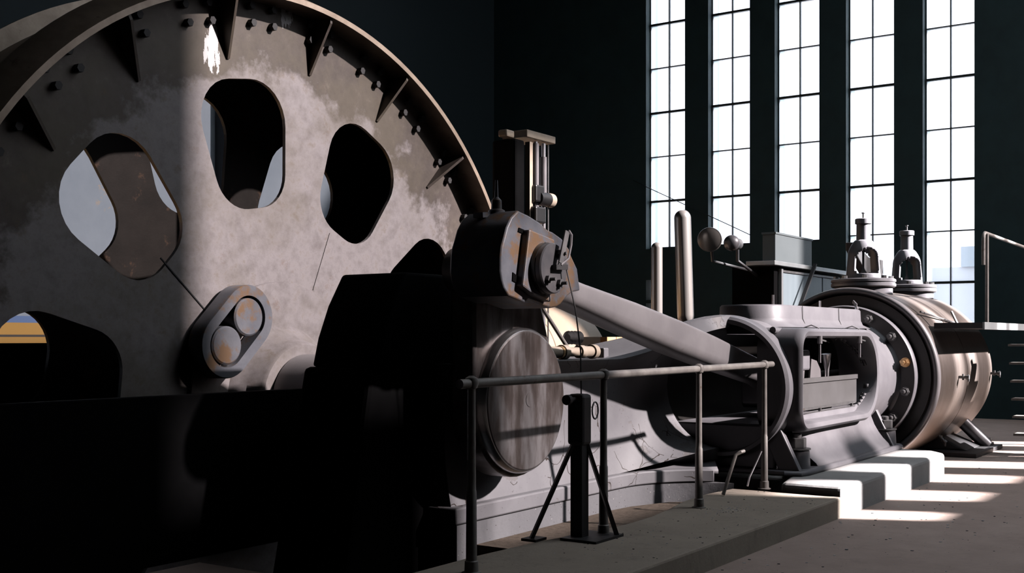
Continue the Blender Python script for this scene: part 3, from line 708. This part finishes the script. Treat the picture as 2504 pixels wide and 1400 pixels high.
# rim: front lip, flared outside, rope tread
MB().lathe([(5.94, 2.865), (5.94, 2.905), (5.96, 2.915), (6.14, 3.005), (6.17, 3.005), (6.19, 2.89), (6.90, 2.89), (6.92, 3.005), (6.95, 3.005), (7.15, 2.915), (7.15, 2.875), (7.05, 2.87), (6.0, 2.87)], (DC[0], 0, DC[1]), 'Y', 160, loop=True).build('rim', 'rimsteel', dr, smooth=30)
for k in range(19):
    th = math.radians(45.2+360/19*k); c, s_ = math.cos(th), math.sin(th); tx, tz = -s_*.011, c*.011
    q = [(2.45, YF), (2.875, YF), (2.875, 5.965), (2.83, 5.965), (2.45, YF-.012)]
    v_ = [(DC[0]+r*c+sg_*tx, y, DC[1]+r*s_+sg_*tz) for sg_ in (-1, 1) for r, y in q]
    MB().add(v_, [(0,1,2,3,4), (9,8,7,6,5)]+[(i, (i+1) % 5, 5+(i+1) % 5, 5+i) for i in range(5)]).build('rib', 'drum', dr, smooth=0)
bolt0 = None
for k in range(29):
    for d in (-2.15, 2.15):
        for r in (2.71, 2.83):
            th = math.radians(44.6+360/29*k+d); x, z = DC[0]+r*math.cos(th), DC[1]+r*math.sin(th)
            if bolt0 is None:
                q = hexnut(MB(), (x, YF, z), 'Y', .028, -.045); bolt0 = q.build('rim_bolt', 'darkiron', dr, smooth=0); b0 = Vector((x, 0, z))
            else:
                o = bolt0.copy(); C.objects.link(o); o.parent = dr; o.location = Vector((x, 0, z))-b0
# hub plates, shaft and the clamp link
MB().lathe([(-.02, .3), (-.02, .855), (-.012, .86), (.01, .86)], (DC[0], YF-.005, DC[1]), 'Y', 72).build('hub_plate', 'drum', dr, smooth=30)
MB().lathe([(-.22, .2), (-.22, .40), (-.20, .42), (-.09, .45), (-.05, .50), (.0, .54)], (DC[0], YF-.02, DC[1]), 'Y', 72).build('hub', 'drum', dr, smooth=40)
MB().lathe([(4.3, .26), (5.5, .26), (5.5, .33), (5.9, .33), (5.9, .30), (9.0, .30)], (DC[0], 0, DC[1]), 'Y', 48).build('shaft', 'rodsteel', dr, smooth=30)
th0, th1 = math.radians(128.3), math.radians(149.2)
ca = (DC[0]+.755*math.cos(th0), DC[1]+.755*math.sin(th0)); cb = (DC[0]+.775*math.cos(th1), DC[1]+.775*math.sin(th1))
def capsule(r, n=20):
    d = math.atan2(cb[1]-ca[1], cb[0]-ca[0]); return circle(ca[0], ca[1], r, n, d+PI/2, d+3*PI/2, True) + circle(cb[0], cb[1], r, n, d-PI/2, d+PI/2, True)
ko = capsule(.225); ki = capsule(.15); m = MB(); ya, yb = YF-.17, YF-.04
m.rings([[(p[0], yb, p[1]) for p in ko], [(p[0], ya+.01, p[1]) for p in ko], [(p[0]*.98+.02*(ca[0]+cb[0])/2, ya, p[1]*.98+.02*(ca[1]+cb[1])/2) for p in ko], [(p[0], ya, p[1]) for p in ki], [(p[0], yb, p[1]) for p in ki]], loop=True)
lk = m.build('clamp_link', 'bigend', dr, smooth=40)
for c_ in (ca, cb):
    MB().lathe([(-.15, .0), (-.15, .12), (-.14, .132), (0, .135)], (c_[0], YF-.02, c_[1]), 'Y', 36).build('link_pin', 'bigend', lk)
for th, r0_, r1_ in ((138.2, .9, 1.46), (67.5, .88, 1.36)):
    a = math.radians(th); MB().bar((DC[0]+r0_*math.cos(a), YF-.001, DC[1]+r0_*math.sin(a)), (DC[0]+r1_*math.cos(a), YF-.001, DC[1]+r1_*math.sin(a)), .010, .008).build('weld_seam', 'darkiron' if th > 100 else 'drum', dr, smooth=0)
# low guard wall in front of the wheel pit
t = tag(MB().box(3.0, 5.6, 5.46, 5.52, 0, .99).build('wheel_guard', 'shadeblack', smooth=0, bevel=.008), 'dark sheet guard wall in front of the wheel pit', 'guard wall')

tag(MB().box(2.6, 9.6, 7.70, 7.75, 0, 1.29).build('wheel_guard', 'shadeblack', smooth=0, bevel=.008), 'dark sheet guard wall on the far side of the drum', 'guard wall')

# ------------------------------------------------------------------ steam cylinder
def make_cylinder(label, dy, full):
    cy = thing('steam_cylinder', (13.5, AY+dy, 0), label, 'steam cylinder', 'steam cylinders')
    lag = 'lag' if full else 'tan'
    a = (0, AY+dy, AZ)
    MB().lathe([(12.14, .10), (12.14, .86), (12.16, .86), (12.16, .60)], a, 'X', 96).build('front_cover', 'bore', cy, smooth=30)  # near-black cover paints the shade between flange and ring
    MB().lathe([(12.17, .865), (12.13, .885), (12.12, .91), (12.13, .935), (12.16, .945), (12.20, .945), (12.23, .93), (12.23, .86)], a, 'X', 120, loop=True).build('front_ring', 'rodsteel' if full else 'tan', cy, smooth=50)
    for i, (x0, x1) in enumerate(((12.20, 13.43), (13.44, 14.62), (14.63, 14.86))):
        r = .932 if i < 2 else .90
        MB().lathe([(x0, .5), (x0, r-.008), (x0+.008, r), (x1-.008, r), (x1, r-.008), (x1, .5)], a, 'X', 120, loop=True).build('lagging_sheet', lag, cy, smooth=30)
    MB().lathe([(14.84, .86), (14.86, .88), (14.92, .88), (14.96, .84), (15.02, .5), (15.03, .0)], a, 'X', 96).build('end_cover', 'lag' if full else 'tan', cy, smooth=40)
    if full:
        for k in range(12):
            an = math.radians(30*k+8); hexnut(MB(), (14.9, a[1]+.80*math.cos(an), AZ+.80*math.sin(an)), 'X', .04, .1).build('cover_bolt', 'bolt', cy, smooth=0)
        for x, an in ((13.02, 180+1), (14.62, 180+1), (13.43, 180+48)):
            an = math.radians(an); p = Vector((x, a[1]+.92*math.cos(an), AZ+.92*math.sin(an))); n_ = Vector((0, math.cos(an), math.sin(an)))
            c = MB().tube([p, p+n_*.10], .016, 10).build('drain_cock', 'bolt', cy)
            MB().tube([p+n_*.055+Vector((0, 0, -.03)), p+n_*.055+Vector((0, 0, .035))], .010, 8).tube([p+n_*.09, p+n_*.12], .026, 10).bar(p+n_*.11+Vector((0, 0, .03)), p+n_*.11+Vector((.01, 0, -.045)), .014).build('cock_key', 'bolt', c)
    return cy
make_cylinder('brushed metal lagged steam cylinder beside the raised deck', 0, True)
make_cylinder('tan lagged steam cylinder of the twin engine behind the crank', 5.35, False)

# cylinder support leg on its plate
sp = thing('cylinder_support', (14.0, 3.3, 0), 'dark cast foot holding up the steam cylinder', 'support')
MB().box(13.35, 14.75, 2.86, 3.56, 0, .05).build('base_plate', 'darkiron', sp, smooth=0, bevel=.006)
MB().add([(13.75, 3.55, .30), (14.25, 3.55, .30), (14.45, 3.02, .05), (13.65, 3.02, .05), (13.75, 3.95, .16), (14.25, 3.95, .16), (14.45, 3.5, .05), (13.65, 3.5, .05)],
         [(0,1,2,3), (7,6,5,4), (0,4,5,1), (2,6,7,3), (1,5,6,2), (0,3,7,4)]).build('cast_foot', 'darkiron', sp, smooth=0, bevel=.02)
MB().tube([(14.15, 3.35, .50), (14.45, 2.98, .06)], .075, 14).build('drain_pipe', 'capsteel', sp)
hexnut(MB().lathe([(0, .07), (.03, .07)], (14.62, 3.0, .05), 'Z', 16), (14.62, 3.0, .08), 'Z', .04, .05).build('anchor_nut', 'bolt', sp, smooth=0)

# valve towers on the cylinder
def valve(x, label, s=1.0, zoff=0):
    t = thing('valve_tower', (x, AY, 1.80), label, 'valve', 'valve towers on the steam cylinder')
    z0 = 1.78
    MB().lathe([(0, .31), (.10, .31)], (x, AY, z0), 'Z', 48).build('neck', 'paint', t, smooth=30)
    MB().lathe([(0, .33), (.012, .345), (.04, .345), (.045, .335), (.055, .335), (.06, .345), (.085, .345), (.095, .33)], (x, AY, z0+.10), 'Z', 48).build('base_flange', 'paint', t, smooth=30)
    for k in range(8):
        a = math.radians(45*k+20); q = hexnut(MB(), (x+.29*math.cos(a), AY+.29*math.sin(a), z0+.195), 'Z', .03, .03); q.build('flange_nut', 'bolt', t, smooth=0)
    # bell-shaped yoke with two arched windows
    zb = z0+.195; H = .42*s; n, na = 30, 72; face = math.radians(222); rg = []; m = MB()
    for i in range(n+1):
        u = i/n; r_ = .172*s*(1-.13*u/.6) if u < .6 else .075+(.172*s*.87-.075)*math.cos((u-.6)/.4*PI/2)**.8
        rg.append([(x+r_*math.cos(2*PI*k/na), AY+r_*math.sin(2*PI*k/na), zb+H*u, r_) for k in range(na)])
    for i in range(n):
        for k in range(na):
            a = 2*PI*(k+.5)/na; d = (a-face) % PI; d = min(d, PI-d); u = (i+.5)/n
            half = .98 if u < .52 else .98*math.sqrt(max(0, 1-((u-.52)/.27)**2)) if u < .79 else 0
            if u > .12 and d < half and not (u < .2 and d > half-.2): continue
            k2 = (k+1) % na; m.f.append((i*na+k, i*na+k2, (i+1)*na+k2, (i+1)*na+k))
    m.v = [p[:3] for q in rg for p in q]
    m.build('yoke', 'paint', t, smooth=50, solid=.03)
    MB().lathe([(0, .085), (.025, .085), (.03, .075), (.21, .073), (.215, .088), (.265, .088), (.272, .08), (.272, 0)], (x, AY, zb+.395*s), 'Z', 32).build('spring_cap', 'paint', t, smooth=35)
    MB().lathe([(0, .018), (.06, .018), (.07, .03), (.12, .012), (.28, .012), (.40, .02)], (x, AY, zb), 'Z', 12).build('valve_stem', 'darkiron', t)
    MB().tube([(x, AY, zb+.39*s+.27), (x, AY, zb+.39*s+.33)], .010, 8).lathe([(0, .006), (.012, .02), (.02, .02)], (x, AY, zb+.39*s+.325), 'Z', 12).build('grease_nipple', 'bolt', t)
    return t
valve(12.68, 'grey cast valve tower with tall spring cap, nearer the guide')
valve(14.42, 'smaller looking grey valve tower, at the far end of the cylinder')
rl = thing('valve_rocker', (13.6, 4.3, 1.95), 'dark cast rocker arm between the two valve towers', 'valve gear')
MB().prism([(13.05, 2.42), (13.2, 2.40), (13.62, 2.28), (14.2, 2.28), (14.2, 1.95), (13.85, 1.95), (13.45, 2.13), (13.06, 2.33)], 'Y', 4.12, 4.22).build('arm', 'darkiron', rl, smooth=0, bevel=.01)
MB().box(13.6, 13.75, 4.12, 4.35, 1.80, 2.0).build('bracket', 'darkiron', rl, smooth=0)

# ------------------------------------------------------------------ raised deck, its rail and steps at the right
dk = thing('raised_deck', (14.4, 2.6, 1.40), 'dark raised service deck with a pale edge beside the cylinder', 'deck')
MB().box(12.42, 15.6, 2.60, 3.08, 1.425, 1.485).build('deck_plate', 'darkiron', dk, smooth=0)
MB().box(12.42, 15.6, 2.58, 2.60, 1.415, 1.49).build('deck_edge', 'alu', dk, smooth=0)
for x in (15.45,): MB().box(x-.04, x+.04, 2.64, 2.72, 0, 1.425).build('deck_post', 'darkiron', dk, smooth=0)
MB().bar((13.25, 3.10, 1.62), (13.20, 3.02, 1.47), .02).tube([(12.35, 3.2, 1.60), (13.6, 3.15, 1.50)], .010, 8).build('trip_rod', 'bolt', dk)
dl = thing('deck_railing', (12.49, 2.4, 1.47), 'thin pale handrail bent down at its end above the deck', 'railing')
MB().tube([(12.70, 2.615, 1.485), (12.70, 2.615, 2.41)], .018, 10).build('post', 'rail', dl)
MB().tube([(12.53, 2.615, 2.08), (12.53, 2.615, 2.35), (12.55, 2.615, 2.395), (12.60, 2.615, 2.415), (12.70, 2.615, 2.415), (15.5, 2.615, 2.40)], .018, 10).build('handrail', 'rail', dl)
MB().tube([(15.45, 2.615, 1.485), (15.45, 2.615, 2.40)], .018, 10).build('post', 'rail', dl)
st = thing('deck_steps', (13.9, 2.2, 0), 'open dark stair treads with bright edges under the deck', 'stairs')
for i in range(6):
    z = .22+.205*i; o = MB().box(14.1-.06*i, 14.35-.06*i, 1.95, 2.62, z-.012, z+.012).build('tread', 'rail', st, smooth=0)
for y in (1.97, 2.42): MB().bar((14.25, y, 0), (13.9, y, 1.42), .03, .09).build('stringer', 'darkiron', st, smooth=0)
MB().tube([(13.7, 2.33, 0), (13.7, 2.33, .30)], .035, 12).build('newel', 'rail', st)

# ------------------------------------------------------------------ railing on the step
ra = thing('railing', (7.2, 3.40, .15), 'pipe railing with ball joints along the concrete step', 'railing')
zr = 1.10
MB().tube([(4.56, 3.40, zr), (8.70, 3.40, zr+.02)], .024, 14).build('handrail', 'rail', ra)
for x in (4.66, 6.0, 7.34, 8.54):
    p = MB().lathe([(.15, .05), (.155, .05), (.16, .036), (.21, .034), (.215, .028), (.56, .026), (.565, .023), (.60, .022), (zr, .020)], (x, 3.40, 0), 'Z', 14).build('post', 'rail', ra)
    MB().lathe([(-.036, .012), (-.025, .03), (0, .037), (.025, .03), (.036, .012)], (x, 3.40, zr+.004*(x-4)), 'Z', 14).build('ball_joint', 'rail', p)

# pulley stand with its cord
sd = thing('pulley_stand', (5.82, 3.45, .15), 'dark upright iron stand with braced legs before the crank boss', 'stand')
MB().box(5.78, 5.86, 3.42, 3.50, .15, .72).build('upright', 'darkiron', sd, smooth=0, bevel=.005)
MB().box(5.765, 5.875, 3.405, 3.515, .70, 1.0).build('pulley_box', 'darkiron', sd, smooth=0, bevel=.02)
MB().bar((5.80, 3.47, .75), (5.60, 3.66, .15), .035, .02).build('leg', 'darkiron', sd, smooth=0)
MB().bar((5.84, 3.44, .75), (5.99, 3.30, .15), .035, .02).build('leg', 'darkiron', sd, smooth=0)
MB().box(5.56, 5.68, 3.6, 3.7, .15, .165).box(5.7, 6.03, 3.28, 3.52, .15, .165).build('foot_plate', 'darkiron', sd, smooth=0)
MB().lathe([(-.15, .012), (-.15, .03), (-.12, .03), (-.1, .014), (.1, .014)], (5.82, 3.46, .97), 'X', 12).build('axle', 'darkiron', sd)
MB().tube([(5.90+.035*math.cos(a), 3.40, .90+.05*math.sin(a)) for a in [2*PI*k/16 for k in range(17)]], .005, 6).build('ring', 'bolt', sd)
tag(MB().tube([(5.84, 3.46, .99), (5.85, 3.47, 1.25), (5.84, 3.50, 1.5), (5.785, 3.53, 1.74)], .005, 6).build('pull_cord', 'bolt'), 'thin cord hanging from the crank pin oiler to the stand', 'cord')
# loose rods leaning in the pit beside the guide
tag(MB().tube([(7.98, 3.50, .16), (8.10, 3.45, .45), (8.12, 3.42, .47), (8.16, 3.41, .475)], .014, 10).build('bent_rod', 'rail'), 'pale bent rod leaning in the gap before the guide mouth', 'rod')
tag(MB().tube([(8.25, 3.42, .20), (8.27, 3.41, .27), (8.36, 3.38, .40), (8.38, 3.36, .46)], .007, 8).build('bent_wire', 'bright'), 'short bent wire hanging below the guide lip', 'wire')

# ------------------------------------------------------------------ fittings on the bed ledge
ft = thing('oil_pump', (7.15, 4.6, 1.165), 'row of small grey pipe fittings on the bed ledge', 'pipe fittings')
MB().lathe([(6.70, .0), (6.70, .055), (6.86, .055), (6.86, .03), (7.02, .03), (7.02, .05), (7.06, .05), (7.06, .042), (7.30, .042), (7.30, .055), (7.36, .055), (7.36, .035), (7.55, .035), (7.55, .05), (7.62, .05), (7.62, .042), (7.74, .042), (7.74, .055), (7.80, .055), (7.80, .0)], (0, 4.5, 1.222), 'X', 24).build('pump_barrel', 'cream', ft, smooth=30)
MB().lathe([(0, .048), (.05, .048)], (7.27, 4.5, 1.222), 'X', 20).build('brass_union', 'brass', ft, smooth=30)
MB().box(6.66, 6.78, 4.44, 4.56, 1.165, 1.26).box(7.86, 7.94, 4.45, 4.55, 1.165, 1.25).build('pump_bracket', 'paint', ft, smooth=0, bevel=.01)
for k in range(4): MB().lathe([(0, .03), (.02, .055), (.04, .03)], (7.80+.05*k, 4.75, 1.33), 'X', 16).build('collar_disc', 'bolt', ft)
tag(MB().tube([(7.47, 4.55, 1.26), (7.20, 4.60, 1.55), (7.17, 4.6, 1.585)], .016, 10).build('hand_lever', 'rail'), 'slim pale hand lever leaning over the bed ledge', 'lever')
gb = thing('gauge_board', (6.68, 4.52, 1.165), 'narrow white-edged board with a small valve rod beside the crank', 'board')
MB().box(6.69, 6.715, 4.42, 4.60, 1.165, 1.50).build('board', 'brick', gb, smooth=0)
MB().box(6.68, 6.72, 4.395, 4.42, 1.165, 1.50).build('edge_strip', 'white', gb, smooth=0)
MB().tube([(6.78, 4.48, 1.2), (6.80, 4.46, 1.50)], .007, 8).lathe([(0, .02), (.03, .025), (.05, .012)], (6.793, 4.465, 1.42), 'Z', 10).lathe([(0, .016), (.05, .02), (.08, .012)], (6.785, 4.475, 1.30), 'Z', 10).build('valve_rod', 'darkiron', gb)

# ------------------------------------------------------------------ depth indicator behind the crank
di = thing('depth_indicator', (10.62, 6.9, 0), 'tall depth indicator frame with rods and a cream top plate', 'instrument')
MB().box(10.37, 10.95, 6.82, 7.15, 3.50, 3.58).build('top_plate', 'cream', di, smooth=0, bevel=.008)
MB().box(10.37, 10.46, 7.06, 7.15, 0, 3.50).build('back_post', 'shadeblack', di, smooth=0)
MB().box(10.45, 10.51, 6.84, 6.90, 1.1, 3.46).build('front_post', 'cream', di, smooth=0)
for x, r, mt in ((10.60, .020, 'bright'), (10.755, .025, 'bright'), (10.855, .009, 'bolt')):
    MB().tube([(x, 6.86, 1.1), (x, 6.86, 3.48)], r, 12).build('guide_rod', mt, di)
MB().tube([(10.60, 6.86, 2.75), (10.60, 6.86, 3.46)], .036, 12).tube([(10.755, 6.86, 2.92), (10.755, 6.86, 3.33)], .038, 12).build('screw_sleeve', 'rodsteel', di)
MB().box(10.50, 10.68, 6.79, 6.91, 2.81, 3.0).box(10.47, 10.68, 6.77, 6.90, 2.58, 2.76).build('pointer_carriage', 'black', di, smooth=0, bevel=.02)
MB().box(10.46, 10.55, 6.75, 6.88, 2.33, 2.50).build('lower_carriage', 'black', di, smooth=0, bevel=.01)
MB().lathe([(-.20, .0), (-.20, .077), (.0, .077)], (10.80, 6.84, 2.86), 'X', 20).build('bell_drum', 'black', di, smooth=30)
MB().lathe([(0, .079), (.09, .079), (.11, .063), (.11, 0)], (10.80, 6.84, 2.86), 'X', 20).build('bell_cup', 'cream', di, smooth=30)
MB().box(10.17, 10.36, 6.84, 7.15, 2.3, 3.46).build('screw_housing', 'shadeblack', di, smooth=0, bevel=.03)
MB().box(10.04, 10.19, 6.86, 6.98, 3.46, 3.54).build('end_block', 'cream', di, smooth=0, bevel=.02)
MB().box(10.08, 11.07, 6.75, 7.29, 0, 1.1).build('stand_base', 'darkiron', di, smooth=0, bevel=.02)
MB().tube([(10.79, 6.84, 2.16), (10.92, 6.83, 2.14), (10.99, 6.82, 2.0), (11.08, 6.82, 1.93)], .008, 8).build('bell_wire', 'rail', di)

# ------------------------------------------------------------------ two round-topped lever casings
def casing(label, x, y, zb, zt, r, lean, seam):
    t = thing('lever_casing', (x, y, 0), label, 'casing', 'round-topped casings behind the rod')
    def at(z): return (x+lean*(z-zb), y, z)
    n = 7; pts = [at(zb)]; rr = [r*.35]
    for i in range(1, n): a = PI/2*i/n; pts.append(at(zb+r*1.1*(1-math.cos(a)))); rr.append(r*(.35+.65*math.sin(a)))
    pts.append(at(zb+r*1.1)); rr.append(r); pts.append(at(zt-r)); rr.append(r)
    for i in range(1, n+1): a = PI/2*i/n; pts.append(at(zt-r+r*math.sin(a))); rr.append(max(.004, r*math.cos(a)))
    MB().tube(pts, rr, 28).build('shell', 'case', t, smooth=60)
    if seam:
        ss = [(p[0]+q*.55, p[1]-q*.86, p[2]) for p, q in zip(pts[2:-1], rr[2:-1])]
        MB().tube(ss, .010, 6).build('seam', 'darkiron', t)
    MB().tube([(x, y, 0), at(zb+.05)], r*.35, 12).build('stem', 'darkiron', t)
casing('shorter polished casing with rounded top behind the rod', 11.82, 6.0, 1.2, 2.42, .065, 0, False)
casing('taller polished casing with rounded top and dark seam', 12.57, 6.0, 1.50, 2.85, .095, -.07, True)

# ------------------------------------------------------------------ driver's cabinet under the windows
cb_ = thing('control_cabinet', (15.9, 6.5, 0), 'large dark control cabinet with pale blue side panels', 'cabinet')
MB().box(14.55, 17.3, 5.66, 6.25, 0, 2.28).build('cabinet_body', 'shadeblack', cb_, smooth=0)
for x0, x1 in ((14.80, 16.35), (16.40, 17.1)):
    MB().box(x0, x1, 5.63, 5.66, 1.75, 2.20).build('side_panel', 'panel', cb_, smooth=0, bevel=.004)
MB().box(14.70, 14.76, 5.61, 5.66, .9, 2.25).build('corner_strip', 'alu', cb_, smooth=0)
MB().box(14.76, 17.1, 5.615, 5.66, 2.205, 2.235).box(14.76, 17.1, 5.615, 5.66, 1.71, 1.74).build('panel_rail', 'bolt', cb_, smooth=0)
MB().box(14.30, 17.3, 5.55, 5.95, 2.28, 2.335).build('cabinet_shelf', 'alu', cb_, smooth=0, bevel=.005)
MB().bar((15.05, 5.52, 1.66), (15.75, 5.52, 2.36), .05, .03).build('brace', 'darkiron', cb_, smooth=0)
bx = thing('switch_box', (15.3, 6.0, 2.335), 'plain grey-green sheet metal box on the cabinet shelf', 'box')
MB().box(14.50, 15.9, 5.62, 5.80, 2.335, 2.72).build('case', 'box', bx, smooth=0, bevel=.008)
MB().box(14.49, 15.92, 5.61, 5.81, 2.70, 2.725).build('lid', 'box', bx, smooth=0)
# two lamps on the cabinet corner
def lamp(label, x, y, z, r, yaw):
    t = thing('gauge_lamp', (x, y, z), label, 'lamp', 'round lamps by the cabinet')
    d = Vector((math.cos(yaw), math.sin(yaw), 0))
    c = Vector((x, y, z)); pr = [(-.02, r*.97), (0, r), (.03, r), (.05, r*.93), (.09, r*.6), (.16, r*.35), (.22, r*.35)]
    u = Vector((0, 0, 1)); w = d.cross(u)
    rings_ = [[c+d*a+(u*math.cos(2*PI*k/32)+w*math.sin(2*PI*k/32))*q for k in range(32)] for a, q in pr]
    MB().rings(rings_).build('housing', 'case', t, smooth=40)
    gl_ = [(-.02, r*.93), (-.035, r*.7), (-.045, r*.4), (-.05, .005)]
    MB().rings([[c+d*a+(u*math.cos(2*PI*k/32)+w*math.sin(2*PI*k/32))*q for k in range(32)] for a, q in gl_]).build('lens', 'case', t, smooth=60)
    MB().tube([c+d*.15, c+d*.15+Vector((.05, 0, -.25)), (14.6, 5.9, 2.2)], .02, 8).build('bracket', 'darkiron', t)
lamp('round dish lamp with a clear rim beside the cabinet', 13.0, 5.88, 2.53, .15, math.radians(18))
t = thing('globe_lamp', (13.3, 5.72, 2.49), 'small round dark globe lamp right of the dish lamp', 'lamp')
c = Vector((13.3, 5.72, 2.5)); MB().lathe([(-.10*math.cos(PI*k/14), max(.002, .10*math.sin(PI*k/14))) for k in range(15)], c, 'Z', 28).build('globe', 'capsteel', t, smooth=60)
MB().tube([c+Vector((.08, .0, .0)), c+Vector((.2, 0, 0))], .07, 20).tube([c+Vector((.18, 0, 0)), c+Vector((.3, .05, -.2)), (14.6, 5.9, 2.15)], .02, 8).build('bracket', 'darkiron', t)
# brick pier and copper box glimpsed under the rod
pr_ = thing('brick_pier', (13.3, 7.5, 0), 'low orange brick pier glimpsed under the connecting rod', 'brick pier')
MB().box(12.82, 13.78, 7.22, 7.68, 0, 1.34).build('pier_core', 'darkiron', pr_, smooth=0)
b0_ = None
for row in range(5):
    for col in range(4):
        x = 12.80+.245*col+(.12 if row % 2 else 0); z = .95+.08*row
        if x > 13.7: continue
        if b0_ is None: b0_ = MB().box(x, x+.23, 7.2, 7.3, z, z+.068).build('brick', 'brick', pr_, smooth=0); bb = Vector((x, 0, z))
        else:
            o = b0_.copy(); C.objects.link(o); o.parent = pr_; o.location = Vector((x, 0, z))-bb

# ------------------------------------------------------------------ wire across the windows, debris on the floor
tag(MB().tube([(20.05, 10.75, 4.46), (19.97, 10.6, 4.38), (19.97, 10.24, 4.20), (19.97, 8.59, 3.40), (20.05, 8.0, 3.1)], .008, 6).build('slack_wire', 'winframe'), 'thin slack wire slanting across the first two tall windows', 'wire')
def flakes(n, region, z, smin, smax):
    m = MB()
    for i in range(n):
        x, y = region(); s_ = random.uniform(smin, smax); a = random.uniform(0, 2*PI); h = s_*random.uniform(.1, .4)
        p = [(x+s_*math.cos(a+k*2*PI/5)*random.uniform(.5, 1), y+s_*math.sin(a+k*2*PI/5)*random.uniform(.5, 1)) for k in range(5)]
        m.prism(p, 'Z', z, z+h)
    return m
def on_floor(): return random.uniform(5.5, 14), 2.70-abs(random.gauss(0, 1.1))
def on_step(): return random.uniform(5.3, 8.4), random.uniform(2.78, 3.38)
def by_post(): return random.gauss(7.35, .16), random.gauss(3.18, .06)
for mt, nm, lab, n1, n2 in (('white', 'pale_flakes', 'pale paint flakes littering the floor and the step', 150, 50), ('darkiron', 'dark_grit', 'dark crumbs of grit littering the floor and the step', 110, 60)):
    a = flakes(n1, on_floor, 0, .004, .014); b = flakes(n2, on_step, .15, .003, .009); c = flakes(150 if mt == 'white' else 30, by_post, .15, .002, .006)
    a.add(b.v, b.f); a.add(c.v, c.f)
    tag(a.build(nm, mt, smooth=0), lab, 'debris', kind='stuff')
